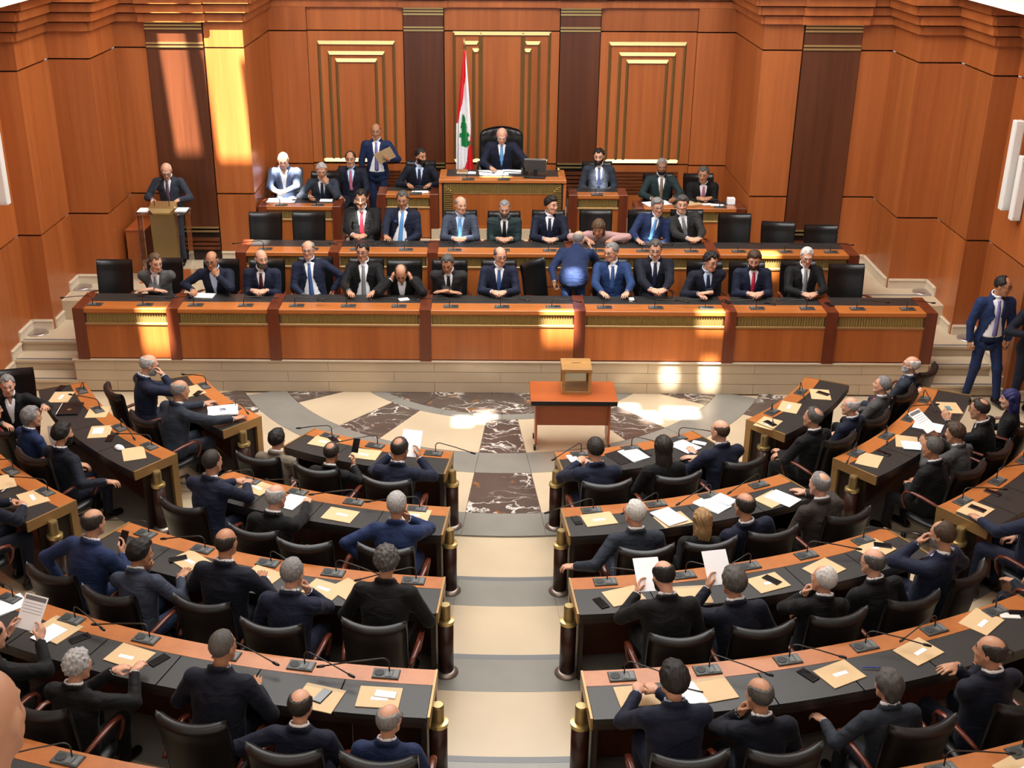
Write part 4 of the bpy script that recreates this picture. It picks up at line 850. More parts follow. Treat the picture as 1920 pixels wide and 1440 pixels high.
# ------------------------------------------------------------------ people
SUIT.update(scarf=(.02, .022, .10)); HAIRC['scarf'] = (.018, .020, .095)
FZ = dict(A=.465, B=.75, Co=.9, Ci=1.08, P=1.25, L=.75, S=0.); DB = dict(A=15.48, B=17.08, Co=18.95, Ci=19.06, P=19.30, L=17.4)
def wface(v): return math.atan2(-v[0], v[1])
def put(px, py, row, label, by=0., stand=False, chair_=True, target=None, dz=0., fix=True, mind=.24, **k):
    pose = 'stand' if stand else 'sit'
    hem = isinstance(row, int) or row[0] == 'o'; n = row if isinstance(row, int) else (int(row[1]) if hem else 0); fz = (TZ(n) if hem else FZ[row])+dz
    def place():
        hl = head_local(k.get('lean', 8.), k.get('side', 0.), k.get('twist', 0.), k.get('hy', 0.), k.get('hp', 8.), k.get('ht', 0.), pose, k.get('drop', 0.))*k.get('scale', 1.0); p = uz(px, py, fz+hl[2])
        if target is None: face = wface((0-p[0], 16.6-p[1])) if hem else math.pi
        else: face = wface((target[0]-p[0], target[1]-p[1]))
        face += math.radians(by); c, s = math.cos(face), math.sin(face)
        pos = np.array([p[0]-(c*hl[0]-s*hl[1]), p[1]-(s*hl[0]+c*hl[1]), fz])
        if hem: R = {1: 4.22, 2: 5.6, 3: 7.0}[n] if row != n else RROW[n]; dd = math.hypot(pos[0], pos[1]-15.6)-(R+.54)
        else: dd = pos[1]-DB.get(row, 0)
        return pos, face, dd
    pos, face, dd = place()
    for _ in range(34):          # slide along the sight line until the sitter fits between desk and chair
        if stand or not fix: break
        if hem and dd > .40 and k.get('drop', 0) < .10: k['drop'] = k.get('drop', 0)+.01
        elif hem and dd > .42 and k.get('scale', 1) > .905: k['scale'] = k.get('scale', 1)-.01
        elif hem and dd < .24 and k.get('scale', 1) < 1.05: k['scale'] = k.get('scale', 1)+.01
        elif not hem and dd > .46 and k.get('scale', 1) < 1.07: k['scale'] = k.get('scale', 1)+.01
        elif not hem and dd < mind and k.get('drop', 0) < .08: k['drop'] = k.get('drop', 0)+.01; k['lean'] = k.get('lean', 8)+1.2
        elif not hem and dd < mind: k['lean'] = k.get('lean', 8)+1.5
        else: break
        pos, face, dd = place()
    DBG.append((label, round(dd, 2), [round(float(v), 2) for v in pos], round(k.get('drop', 0), 2), round(k.get('scale', 1), 2), round(k.get('lean', 8), 1)))
    k.setdefault('dd', float(np.clip(dd, .18, .42))); k.setdefault('top', .75 if hem else .735)
    am = []
    for m in k.get('arms', ('desk', 'desk')):
        if isinstance(m, tuple):
            w = uz(m[1], m[2], fz+m[3])-pos; c, s = math.cos(-face), math.sin(-face); sc_ = k.get('scale', 1); am.append(('loc', np.array([c*w[0]-s*w[1], s*w[0]+c*w[1], w[2]])/sc_, m[4] if len(m) > 4 else 'flat'))
        else: am.append(m)
    k['arms'] = tuple(am)
    G = person(label, pos, face, pose='sit' if not stand else 'stand', **k); G.update(pos=pos, face=face)
    if not stand and chair_:
        f = np.array([-math.sin(face), math.cos(face), 0]); chair('black armchair of the '+label, pos-f*(.05 if dd < .42 else 0.), face, k.get('drop', 0.))
    return G
DBG = []
PN = put
# front bench (facing the camera; hy > 0 looks to the picture's right)
PN(292, 492, 'A', 'brown-haired man in grey suit leaning on folded arms', hy=35, hp=18, lean=16, suit='grey', tie='grey', hair=('short', 'lbrown'), sk='lt', arms=('fold', 'fold'))
PN(397, 488, 'A', 'bald man in glasses holding a fist to his mouth', hy=-5, hp=18, lean=14, suit='navy', tie=None, hair=('bald', 'dark'), sk='tan', arms=('chin', 'wide'), glasses=True, shirt='b')
PN(490, 485, 'A', 'bald man with stubble and maroon tie clasping hands', hy=30, hp=8, lean=12, suit='navy', tie='maroon', hair=('bald', 'dgrey'), sk='lt', arms=('clasp', 'clasp'), beard='dgrey', girth=1.08)
PN(578, 468, 'A', 'balding man with open jacket and striped blue tie', hy=-5, hp=4, lean=-2, side=4, suit='navy', tie='blue', hair=('balding', 'grey'), sk='lt', arms=('hip', 'lap'), glasses=True, openj=True, girth=1.1)
PN(680, 472, 'A', 'black-haired man in glasses with grey tie', hy=-12, hp=5, lean=2, suit='black', tie='grey', hair=('short', 'black'), sk='md', arms=('desk', 'desk'), glasses=True, openj=True, girth=1.12)
PN(752, 512, 'A', 'balding man bowing his head between both fists', hy=0, hp=48, lean=14, suit='black', tie=None, shirt='w', hair=('balding', 'dark'), sk='md', arms=('ear', 'ear'))
PN(839, 494, 'A', 'grey-haired man in charcoal suit looking down', hy=-8, hp=28, lean=14, suit='char', tie='black', hair=('short', 'dgrey'), sk='tan', arms=('fold', 'fold'))
PN(938, 480, 'A', 'balding man in glasses and navy suit with blue tie', hy=18, hp=12, lean=8, suit='navy', tie='blue', hair=('balding', 'dgrey'), sk='lt', arms=('clasp', 'clasp'), glasses=True, girth=1.1)
PN(1146, 472, 'A', 'grey-haired man in bright blue suit turning left', hy=-45, hp=8, lean=6, suit='royal', tie='blue', hair=('short', 'grey'), sk='lt', arms=('desk', 'desk'), glasses=True, girth=1.08)
PN(1229, 467, 'A', 'slim grey-haired man in dark suit with clasped hands', hy=-8, hp=18, lean=6, suit='dknavy', tie='navy', hair=('short', 'dgrey'), sk='lt', arms=('clasp', 'clasp'))
PN(1333, 490, 'A', 'curly dark-haired man in glasses leaning sideways', hy=28, hp=18, lean=14, side=4, suit='dknavy', tie='navy', shirt='b', hair=('curly', 'black'), sk='lt', arms=('fold', 'desk'), glasses=True)
PN(1414, 487, 'A', 'bearded man with crimson tie and waistcoat', hy=-12, hp=22, lean=10, suit='navy', tie='crimson', hair=('thick', 'brown'), sk='lt', arms=('clasp', 'clasp'), beard='brown')
PN(1513, 481, 'A', 'white-haired man in glasses with pale grey tie', hy=-3, hp=14, lean=6, suit='black', tie='grey', hair=('short', 'white'), sk='lt', arms=('clasp', 'clasp'), glasses=True, girth=1.08)
PN(1085, 449, 'A', 'bald man in blue suit bending over the second desk', target=(1.0, 25.), by=-8, stand=True, lean=66, hy=-20, hp=20, suit='blue', tie=None, hair=('bald', 'grey'), sk='lt', arms=('down', 'whisper'), glasses=True, legs='bend', top=1.05, girth=1.12)
# second bench
PN(677, 372, 'B', 'black-haired man with red tie and clasped hands', hy=0, hp=14, lean=8, suit='black', tie='red', hair=('short', 'black'), sk='md', arms=('clasp', 'clasp'), glasses=True)
PN(755, 374, 'B', 'grey-haired man with blue pocket square', hy=-6, hp=14, lean=0, side=-6, suit='navy', tie='ltblue', hair=('short', 'dgrey'), sk='tan', arms=('lap', 'desk'), pocket=True, openj=True, girth=1.08)
PN(864, 384, 'B', 'balding man in grey-blue suit and sky blue tie', hy=22, hp=6, lean=8, suit='greyblue', tie='ltblue', shirt='b', hair=('balding', 'grey'), sk='lt', arms=('clasp', 'clasp'), girth=1.05)
PN(946, 391, 'B', 'grey-bearded man in dark teal suit', hy=0, hp=15, lean=14, suit='teal', tie='black', hair=('crop', 'grey'), sk='md', arms=('clasp', 'clasp'), beard='dgrey')
PN(1034, 384, 'B', 'slick black-haired man looking to the right', hy=40, hp=6, lean=8, suit='navy', tie='navy', hair=('thick', 'black'), sk='lt', arms=('clasp', 'clasp'))
PN(1122, 427, 'B', 'brown-haired woman in pink bending over her desk', mind=.40, hy=-15, hp=30, lean=40, suit='pink', trou='black', hair=('womanwave', 'lbrown'), sk='md', arms=('desk', 'desk'), woman=True)
PN(1233, 387, 'B', 'grey-haired man in blue suit tilting his head', hy=10, hp=10, ht=4, lean=8, side=-14, suit='blue', tie='ltblue', shirt='w', hair=('side', 'grey'), sk='lt', arms=('lap', 'desk'), glasses=True, girth=1.08)
PN(1279, 383, 'B', 'grey-haired man in charcoal suit right of the tilting man', hy=-5, hp=6, lean=10, side=14, suit='char', tie='grey', hair=('thick', 'dgrey'), sk='lt', arms=('clasp', 'clasp'))
# clerks and speaker
PN(531, 300, 'Co', 'sunlit bald man in pale blue jacket reading', scale=1.05, fix=False, hy=5, hp=28, lean=10, suit='lightblue', tie=None, hair=('bald', 'grey'), sk='lt', arms=('clasp', 'clasp'))
PN(603, 320, 'Co', 'white-haired clerk resting his mouth on his hand', hy=8, hp=14, lean=14, suit='slate', tie='navy', hair=('short', 'silver'), sk='tan', arms=('chin', 'desk'))
PN(657, 298, 'Co', 'dark-haired man with pink tie seated beside the desk', hy=0, hp=6, lean=4, suit='dknavy', tie='pink', shirt='b', hair=('receding', 'dark'), sk='md', arms=('knee', 'knee'), fix=False)
g_env = PN(705, 246, 'Co', 'bald standing man in blue suit holding an envelope', stand=True, hy=0, hp=10, lean=2, suit='blue', tie='lilac', hair=('bald', 'dark'), sk='tan', arms=('show', 'down'), openj=True, legs='stand', girth=1.05, scale=1.0)
PN(789, 293, 'Ci', 'dark-bearded young clerk turning to the speaker', hy=42, hp=8, lean=8, suit='dknavy', tie='navy', shirt='b', hair=('short', 'black'), sk='tan', arms=('desk', 'desk'), beard='black')
PN(941, 254, 'P', 'bald speaker in navy suit and blue tie', hy=0, hp=34, lean=14, suit='navy', tie='ltblue', hair=('bald', 'white'), sk='lt', arms=('far', 'desk'), chair_=False, top=.64, dz=.15, scale=1.0, fix=False)
PN(1123, 293, 'Ci', 'young bearded clerk in grey suit', hy=-12, hp=12, lean=2, suit='slate', tie='navy', hair=('short', 'black'), sk='lt', arms=('lap', 'lap'), beard='black')
g_cl = PN(1241, 312, 'Co', 'grey-haired clerk with a black mask on his chin', hy=-4, hp=6, lean=4, suit='teal', tie='patt', hair=('short', 'grey'), sk='dk', arms=('desk', 'desk'), mask=True)
PN(1319, 327, 'Co', 'dark-haired clerk with pink tie bending over papers', hy=-22, hp=14, lean=16, suit='black', tie='pink', hair=('short', 'dgrey'), sk='tan', arms=('clasp', 'clasp'))
PN(312, 320, 'L', 'bald man in glasses reading at the lectern', stand=True, hy=10, hp=32, lean=10, suit='slate', tie='purple', hair=('bald', 'white'), sk='lt', arms=('lect', 'lect'), glasses=True, legs='stand', scale=.97)
# standing and seated at the right edge
PN(1881, 536, 'S', 'man in blue suit standing by the right stairs', stand=True, hy=45, hp=12, lean=4, by=4, suit='blue', tie='lilac', hair=('receding', 'black'), sk='tan', arms=('down', 'down'), glasses=True, legs='stride', openj=True, scale=1.02)
PN(1958, 560, 'S', 'man in dark suit half out of frame at right', stand=True, hy=-20, suit='dknavy', tie='navy', hair=('short', 'dark'), sk='md', arms=('down', 'show'), legs='stand')
PN(1893, 748, 'o2', 'woman in navy headscarf and black coat', by=8, hy=10, hp=8, lean=4, suit='black', hair=('bob', 'scarf'), sk='lt', arms=('lap', 'lap'), woman=True, scarf=True)
# left outer block
PN(280, 684, 'o1', 'grey-bearded man in glasses touching his forehead', by=-8, hy=-8, hp=18, lean=6, suit='navy', tie=None, hair=('balding', 'silver'), sk='lt', arms=('desk', 'brow'), glasses=True, beard='silver', openj=True)
PN(338, 732, 'o1', 'balding man in slate suit beside a sketch pad', by=0, hy=-12, hp=10, lean=14, suit='slate', tie='navy', hair=('balding', 'grey'), sk='md', arms=(('px', 386, 757, .79), ('px', 438, 786, .79)), girth=1.15)
PN(14, 722, 'o2', 'smiling man in black jacket and open white collar', target=(-3.6, 5.5), hy=5, hp=8, lean=14, drop=.10, scale=.93, suit='black', tie=None, hair=('short', 'grey'), sk='lt', arms=(('px', 82, 762, .86), 'lap'), dd=.30, chair_=True)
PN(-14, 768, 'o2', 'bald man with red tie at the left frame edge', by=-10, hy=0, hp=8, lean=8, drop=.10, scale=.92, suit='navy', tie='red', hair=('bald', 'grey'), sk='md', arms=('lap', 'lap'))
PN(60, 782, 'o2', 'long grey-haired man with red tie and blue suit', by=5, hy=-15, hp=8, lean=8, suit='blue', tie='red', hair=('wavy', 'grey'), sk='md', arms=('lap', 'lap'), girth=1.1)
PN(118, 814, 'o2', 'black-bearded man in navy suit with crossed legs', by=5, hy=-8, hp=10, lean=2, suit='dknavy', tie='navy', hair=('thick', 'black'), sk='md', arms=('lap', ('px', 200, 903, .66, 'curl')), beard='black')
PN(-42, 898, 'o3', 'man in dark suit cut by the left edge', by=0, lean=10, suit='dknavy', tie='navy', hair=('short', 'grey'), sk='md', arms=('clasp', 'clasp'))
# left inner block
PN(520, 824, 1, 'black-haired man in taupe jacket', by=6, hy=-6, hp=8, lean=8, suit='taupe', tie='navy', hair=('thick', 'black'), sk='lt', arms=('lap', 'lap'), girth=1.12)
g_p1 = PN(622, 849, 1, 'thinning dark-haired man in black holding a phone', hy=0, hp=16, lean=6, suit='black', tie='navy', hair=('crown', 'dark'), sk='tan', arms=('lap', 'phone'), girth=1.05)
g_r1 = PN(750, 842, 1, 'thin-haired man in navy suit reading a sheet', hy=-14, hp=14, lean=12, suit='navy', tie='navy', hair=('crown', 'dark'), sk='tan', arms=('read', 'read'), girth=1.05)
PN(398, 866, 2, 'crew-cut man in blue suit with joined hands', hy=-4, hp=6, lean=14, suit='navy', tie='navy', hair=('crop', 'dark'), sk='md', arms=(('px', 442, 903, .84, 'curl'), ('px', 462, 908, .84, 'curl')))
PN(518, 932, 2, 'bald man with white side hair in black jacket', hy=-14, hp=12, lean=8, suit='black', tie='navy', hair=('balding', 'silver'), sk='lt', arms=('lap', ('px', 583, 930, .80, 'curl')), girth=1.08)
PN(744, 946, 2, 'grey-haired man in royal blue suit', hy=0, hp=6, lean=14, suit='blue', tie='navy', hair=('short', 'silver'), sk='md', arms=('hip', 'chin'), girth=1.1)
g_p2 = PN(176, 980, 3, 'balding man in bright blue suit raising a phone', hy=0, hp=10, lean=14, side=5, suit='blue', tie='navy', hair=('balding', 'dark'), sk='md', arms=('hip', 'phone'), girth=1.12)
PN(264, 1038, 3, 'black-haired man in grey-blue jacket and jeans', hy=-30, hp=14, lean=16, side=-8, suit='greyblue', trou='jeans', tie='navy', hair=('thick', 'black'), sk='tan', arms=('chin', ('px', 338, 1083, .79)))
PN(424, 1018, 3, 'shaven-headed man in dark navy suit', hy=0, hp=8, lean=10, suit='dknavy', tie='navy', hair=('bald', 'dark'), sk='tan', arms=('desk', 'desk'), girth=1.14)
PN(549, 1074, 3, 'grey-haired man in indigo suit resting chin on hands', hy=-10, hp=10, lean=12, suit='navy', tie='navy', hair=('short', 'grey'), sk='lt', arms=('lap', 'chin'))
PN(725, 1052, 3, 'curly-haired man in black suit', hy=0, hp=10, lean=18, suit='black', tie='navy', hair=('curly', 'dgrey'), sk='md', arms=('desk', 'desk'), girth=1.12)
g_r2 = PN(-14, 1190, 4, 'man at the left edge holding a printed sheet', hy=-14, hp=14, lean=8, suit='black', tie='navy', hair=('balding', 'dark'), sk='lt', arms=('read', 'read'))
PN(147, 1248, 4, 'silver curly-haired man in glasses with joined hands', hy=-18, hp=14, lean=10, suit='black', tie='navy', hair=('curly', 'silver'), sk='lt', arms=(('px', 214, 1257, .84, 'curl'), ('px', 252, 1258, .84, 'curl')), glasses=True, girth=1.1)
PN(418, 1212, 4, 'crop-haired man in wide dark navy suit', hy=-14, hp=8, lean=18, suit='dknavy', tie='navy', hair=('crop', 'dgrey'), sk='tan', arms=('desk', 'desk'), girth=1.16)
PN(564, 1322, 4, 'man with a bald crown and dark hair', hy=-4, hp=8, lean=4, suit='navy', tie='navy', hair=('balding', 'dark'), sk='lt', arms=('hip', 'lap'), girth=1.1)
PN(730, 1350, 4, 'balding man in blue jacket and jeans by the aisle', hy=-22, hp=8, lean=6, suit='blue', trou='jeans', tie='navy', hair=('balding', 'grey'), sk='lt', arms=('lap', 'lap'), glasses=True, knee=.05)
# right inner block
PN(1116, 842, 1, 'dark-haired man in navy suit touching a microphone', hy=6, hp=10, lean=14, suit='navy', tie='navy', hair=('short', 'dark'), sk='lt', arms=(('px', 1088, 866, .88, 'curl'), ('px', 1104, 868, .86, 'curl')), girth=1.05)
PN(1243, 838, 1, 'woman with long straight dark hair', hy=0, hp=6, lean=6, suit='black', hair=('long', 'dark'), sk='lt', arms=('lap', 'lap'), woman=True)
PN(1350, 808, 1, 'shaven-headed man in blue suit with hands on desk', hy=16, hp=4, lean=12, suit='navy', tie='navy', hair=('bald', 'brown'), sk='lt', arms=(('px', 1300, 850, .82), ('px', 1306, 858, .82)), girth=1.04)
PN(1190, 962, 2, 'white-haired man in slate suit by the aisle', hy=20, hp=4, lean=4, suit='slate', tie='navy', hair=('short', 'white'), sk='lt', arms=(('px', 1078, 1062, .62, 'curl'), 'lap'), glasses=True, girth=1.1)
PN(1316, 975, 2, 'blonde woman in black clasping hands beside her chair', hy=0, hp=8, lean=2, side=8, suit='black', hair=('bob', 'blond'), sk='lt', arms=(('px', 1246, 1030, .78, 'curl'), 'lap'), woman=True)
PN(1396, 948, 2, 'balding man in navy suit slumping low', hy=6, hp=8, lean=-4, side=-12, suit='navy', tie='navy', hair=('balding', 'dark'), sk='md', arms=('lap', 'lap'))
PN(1536, 908, 2, 'pink-scalped grey man in brown suit', hy=10, hp=8, lean=8, suit='brown', tie='navy', hair=('crown', 'grey'), sk='lt', arms=('lap', 'desk'), girth=1.12)
g_r3 = PN(1244, 1080, 3, 'bearded man with bald top reading a sheet', hy=10, hp=26, lean=12, suit='black', tie='navy', hair=('balding', 'black'), sk='lt', arms=('read', 'lap'), beard='black', girth=1.14)
g_r4 = PN(1375, 1092, 3, 'dark wavy-haired man in navy suit holding a page', hy=8, hp=10, lean=12, side=-5, suit='dknavy', tie='navy', hair=('thick', 'dgrey'), sk='md', arms=('read', 'lap'), girth=1.05)
PN(1544, 1086, 3, 'white-haired man with his fist at his mouth', hy=22, hp=0, lean=4, side=9, suit='black', tie='navy', hair=('receding', 'white'), sk='lt', arms=('chin', 'lap'))
PN(1636, 1054, 3, 'balding man in glasses and black suit', hy=12, hp=8, lean=10, side=-6, suit='black', tie='navy', hair=('balding', 'dgrey'), sk='lt', arms=('lap', 'lap'), glasses=True, girth=1.05)
PN(1766, 1003, 3, 'bearded brown-haired man rubbing his brow', by=18, hy=0, hp=10, lean=-8, suit='navy', tie='lilac', hair=('receding', 'brown'), sk='md', arms=('brow', 'hip'), beard='grey', girth=1.12, openj=True)
PN(1262, 1275, 4, 'black-haired man in navy suit holding a pen', hy=14, hp=6, lean=14, suit='navy', tie='navy', shirt='b', hair=('thick', 'black'), sk='lt', arms=(('px', 1196, 1298, .88, 'curl'), ('px', 1232, 1296, .86, 'curl')), girth=1.12)
PN(1423, 1302, 4, 'balding man in dark suit with hand at his chin', hy=14, hp=10, lean=10, suit='dknavy', tie='navy', hair=('balding', 'dgrey'), sk='md', arms=('chin', 'lap'))
PN(1664, 1285, 4, 'man with long grey wavy hair and grey jacket', hy=6, hp=10, lean=12, suit='slate', tie='navy', hair=('wavy', 'dgrey'), sk='lt', arms=(('px', 1545, 1352, .62, 'curl'), 'lap'), girth=1.1)
PN(1856, 1222, 4, 'bald man with dark side hair and folded arms', hy=28, hp=4, lean=4, suit='dknavy', tie='navy', hair=('balding', 'dark'), sk='md', arms=('crossed', 'crossed'), girth=1.14)
PN(1692, 1486, 5, 'white-haired man cut by the bottom edge', hy=0, hp=8, lean=8, suit='black', tie='navy', hair=('short', 'white'), sk='lt', arms=('lap', 'lap'))
PN(1935, 1492, 5, 'man gesturing at the bottom right corner', hy=0, hp=8, lean=10, suit='navy', tie='navy', hair=('short', 'dark'), sk='lt', arms=('talk', 'lap'))
# right outer block
PN(1524, 783, 'o1', 'grey-haired man in black suit with hands in lap', hy=12, hp=2, lean=4, suit='black', tie='black', hair=('crown', 'dgrey'), sk='md', arms=(('px', 1462, 848, .62, 'curl'), ('px', 1468, 852, .62, 'curl')), girth=1.05)
PN(1594, 762, 'o1', 'bald white-haired man in navy suit', hy=16, hp=4, lean=4, suit='navy', tie='navy', hair=('balding', 'silver'), sk='lt', arms=('lap', 'lap'))
PN(1654, 722, 'o1', 'silver-haired man in grey suit with red tie', hy=14, hp=-6, lean=-6, suit='grey', tie='red', hair=('short', 'grey'), sk='lt', arms=('lap', 'lap'))
PN(1708, 684, 'o1', 'bald white-bearded man in glasses with elbow behind', by=-8, hy=20, hp=-6, lean=-8, suit='slate', tie='blue', hair=('balding', 'white'), sk='lt', arms=('lap', ('px', 1752, 778, .93)), glasses=True, beard='silver', girth=1.06)
PN(1836, 767, 'o2', 'dark-haired man in glasses and black suit', by=4, hy=4, hp=12, lean=10, side=-8, suit='black', tie='navy', hair=('crown', 'dark'), sk='md', arms=('read', 'lap'), glasses=True)
g_r5 = PN(1790, 812, 'o2', 'brown-haired man in grey suit reading pages', hy=4, hp=14, lean=14, side=3, suit='grey', tie='navy', hair=('thick', 'brown'), sk='md', arms=('read', 'read'))
PN(1748, 840, 'o2', 'short grey-haired man in black suit', hy=6, hp=8, lean=8, suit='black', tie='navy', hair=('short', 'dgrey'), sk='tan', arms=('lap', 'lap'), girth=1.08)
PN(1952, 925, 'o3', 'man in navy suit cut by the right edge', hy=6, hp=8, lean=2, suit='navy', tie='lilac', hair=('short', 'dark'), sk='md', arms=('desk', 'lap'), girth=1.06)
PN(1985, 1025, 'o3', 'man in dark suit leaning in at the right edge', by=6, hy=6, hp=8, lean=4, suit='dknavy', tie='navy', hair=('short', 'grey'), sk='md', arms=('knee', 'lap'))
# near onlooker in the gallery at the lower left corner, with the gallery floor he sits on
_hl = head_local(8, 0, 0, 0, 8, 0); _d = ray(-30, 1352); _h = CAM+_d*(2.55/(_d@FW)); _pos = _h-_hl*1.0
person('bald onlooker in white collar close to the camera', (_pos[0], _pos[1]-.0, _pos[2]), .0, hair=('none', 'dark'), sk='md', suit='pink', tie=None, arms=('lap', 'lap'), res=.014)
chair('black armchair of the bald onlooker close to the camera', (_pos[0], _pos[1]-.04, _pos[2]), 0.)
tag(MB().box(-3.2, 3.2, -1.5, 2.85, _pos[2]-.25, _pos[2]).build('gallery_floor', M_STONE), 'stone gallery floor below the camera', 'floor', kind='structure')
# empty chairs
def empty_chair(px, py, fz, label, face=math.pi, zs=1.0):
    p = uz(px, py, fz+1.02*zs); f = np.array([-math.sin(face), math.cos(face)]); c_ = chair(label, (p[0]+f[0]*.33, p[1]+f[1]*.33, fz), face); c_.scale = (1, 1, zs)
for px, py, fz, lb, fc in ((217, 487, .465, 'leftmost empty black armchair at the front bench', math.pi), (1585, 495, .465, 'rightmost empty black armchair at the front bench', math.pi),
                           (499, 398, .75, 'empty armchair leftmost at the second bench', math.pi), (580, 397, .75, 'empty armchair second from left at the second bench', math.pi), (1376, 401, .75, 'empty armchair left of three at the second bench', math.pi+.02),
                           (1459, 416, .75, 'slightly turned empty armchair, middle of three at right', math.pi-.12), (1537, 422, .75, 'empty armchair farthest right at the second bench', math.pi)):
    empty_chair(px, py, fz, lb, fc, {1459: .92, 1537: .89}.get(px, 1.0))
chair('empty armchair turned sideways beside the bending man', (.62, 15.88, .465), wface((.75, -.66)))
p = uz(567, 1022, .14+1.02); fc = wface((-p[0], 16.6-p[1])); empty_chair(567, 1022, .14, 'empty armchair in the second row left of the aisle', fc+.1)
# speaker's high armchair
t = thing('high_back_chair', 'tall tufted black leather armchair of the speaker', 'chair', (0.0, 19.66, 1.40), math.pi)
nu, nv = 21, 21; V = []; F = []
for sd in (1, -1):
    for i in range(nv):
        for j in range(nu):
            u = -1+2*j/(nu-1); v = i/(nv-1); w = .36*(1-.35*max(0, v-.82)**1.2*3)*(.86+.14*min(1, v*3)); tuf = .016*abs(math.sin(u*6.3+(.5*math.pi if False else 0))*math.sin(v*12.6)) if sd > 0 else 0
            e = max(abs(u), 0)**8; V.append((w*u, -.24-.12*v+.10*u*u+sd*(.055*(1-.7*e)*(1-.6*max(0, v-.93)/.07))-tuf, .42+.80*v-.05*u*u*(v > .9)))
for k in (0, 1):
    o = k*nu*nv
    for i in range(nv-1):
        for j in range(nu-1):
            q = (o+i*nu+j, o+i*nu+j+1, o+(i+1)*nu+j+1, o+(i+1)*nu+j); F.append(q if k else q[::-1])
for i in range(nv-1): F.append((i*nu, (i+1)*nu, nu*nv+(i+1)*nu, nu*nv+i*nu)); F.append((i*nu+nu-1, nu*nv+i*nu+nu-1, nu*nv+(i+1)*nu+nu-1, (i+1)*nu+nu-1))
for j in range(nu-1): a = (nv-1)*nu; F.append((a+j, a+j+1, nu*nv+a+j+1, nu*nv+a+j)); F.append((j, nu*nv+j, nu*nv+j+1, j+1))
link('backrest', newmesh('tufted_back', V, F, M_LEATHER, True), t)
for nm, me in CH:
    if nm in ('seat', 'column'): link(nm, me, t)
for s in (-1, 1): MB().tube([(s*.34, -.22, .62), (s*.36, .0, .66), (s*.35, .24, .64), (s*.33, .27, .50)], [.05, .055, .055, .045], 10).build('armrest', M_LEATHER, t, True)
for i in range(5): link('leg', CH_LEG, t, (0, 0, 0), 2*math.pi*i/5+.3)
# ------------------------------------------------------------------ desk microphones
def hem_mics(k, s, pts, who):
    R = {1: 4.22, 2: 5.6, 3: 7.0}[int(k[1])] if isinstance(k, str) else RROW[k]; z = TZ(int(k[1]) if isinstance(k, str) else k)+.75
    for i, (x, y) in enumerate(pts):
        a = ang(x, y, z); p = polar(R+.088, a, z); fc = a
        sw = random.choice((-1, 1))*math.radians(random.uniform(58, 84)); mic(f'gooseneck microphone, {NW[i]} from the aisle on the {who}', p, fc, sw, random.choice((.30, .36, .42)))
hem_mics(1, -1, [(814, 848), (708, 832), (620, 817)], 'first left row'); hem_mics(1, 1, [(1085, 848), (1180, 838), (1270, 822)], 'first right row')
hem_mics(2, -1, [(783, 953), (665, 940), (562, 920), (478, 898)], 'second left row'); hem_mics(2, 1, [(1108, 955), (1228, 943), (1325, 926), (1420, 908)], 'second right row')
hem_mics(3, -1, [(775, 1090), (625, 1075), (503, 1056), (380, 1030), (276, 1000)], 'third left row'); hem_mics(3, 1, [(1136, 1095), (1283, 1080), (1402, 1060), (1510, 1040), (1615, 1012)], 'third right row')
hem_mics(4, -1, [(722, 1272), (563, 1253), (425, 1230), (273, 1200), (156, 1146), (40, 1110)], 'fourth left row'); hem_mics(4, 1, [(1168, 1275), (1326, 1257), (1477, 1238), (1615, 1207), (1742, 1174), (1853, 1138)], 'fourth right row')
hem_mics(5, -1, [(127, 1425)], 'nearest left row'); hem_mics(5, 1, [(1760, 1436), (1900, 1395)], 'nearest right row')
hem_mics('o1', -1, [(448, 761), (379, 725)], 'left outer first desk'); hem_mics('o1', 1, [(1438, 770), (1501, 735)], 'right outer first desk')
hem_mics('o2', -1, [(286, 835), (230, 801), (180, 770), (147, 734)], 'left outer second desk'); hem_mics('o2', 1, [(1597, 847), (1657, 816), (1705, 785), (1743, 752)], 'right outer second desk')
hem_mics('o3', -1, [(90, 921), (26, 882)], 'left outer third desk'); hem_mics('o3', 1, [(1800, 938), (1863, 900), (1911, 861)], 'right outer third desk')
def row_mics(pts, Y, z, who):
    for i, (x, y) in enumerate(pts):
        X = uz(x, y, z)[0]; mic(f'gooseneck microphone, {NW[i]} from the left on the {who}', (X, Y+.13, z), math.pi, random.choice((-1, 1))*math.radians(random.uniform(70, 86)), random.choice((.30, .36)))
row_mics([(182, 567), (276, 567), (371, 567), (463, 569), (558, 570), (655, 570), (749, 571.6), (846, 572), (941, 573), (1037, 574.5), (1133, 575), (1229, 575.5), (1324, 577), (1419, 577.6), (1513, 578), (1607, 578.6), (1700.6, 579)], 14.87, 1.19, 'front bench')
row_mics([(502, 460), (588, 460), (672, 461), (763, 462), (853, 463), (943, 463.5), (1030, 464.6), (1118, 465), (1204, 466), (1294, 467), (1383, 468.7), (1470, 469), (1556, 470.6)], 16.47, 1.49, 'second bench')
row_mics([(530, 381), (598, 382)], 18.43, 1.63, 'far left clerks desk'); row_mics([(780, 361)], 18.5, 1.81, 'left clerk desk'); row_mics([(1118, 361)], 18.5, 1.81, 'right clerk desk'); row_mics([(1275, 388), (1350, 388)], 18.43, 1.63, 'far right clerks desk'); row_mics([(878, 335), (945, 334)], 18.5, 2.05, 'speakers desk')
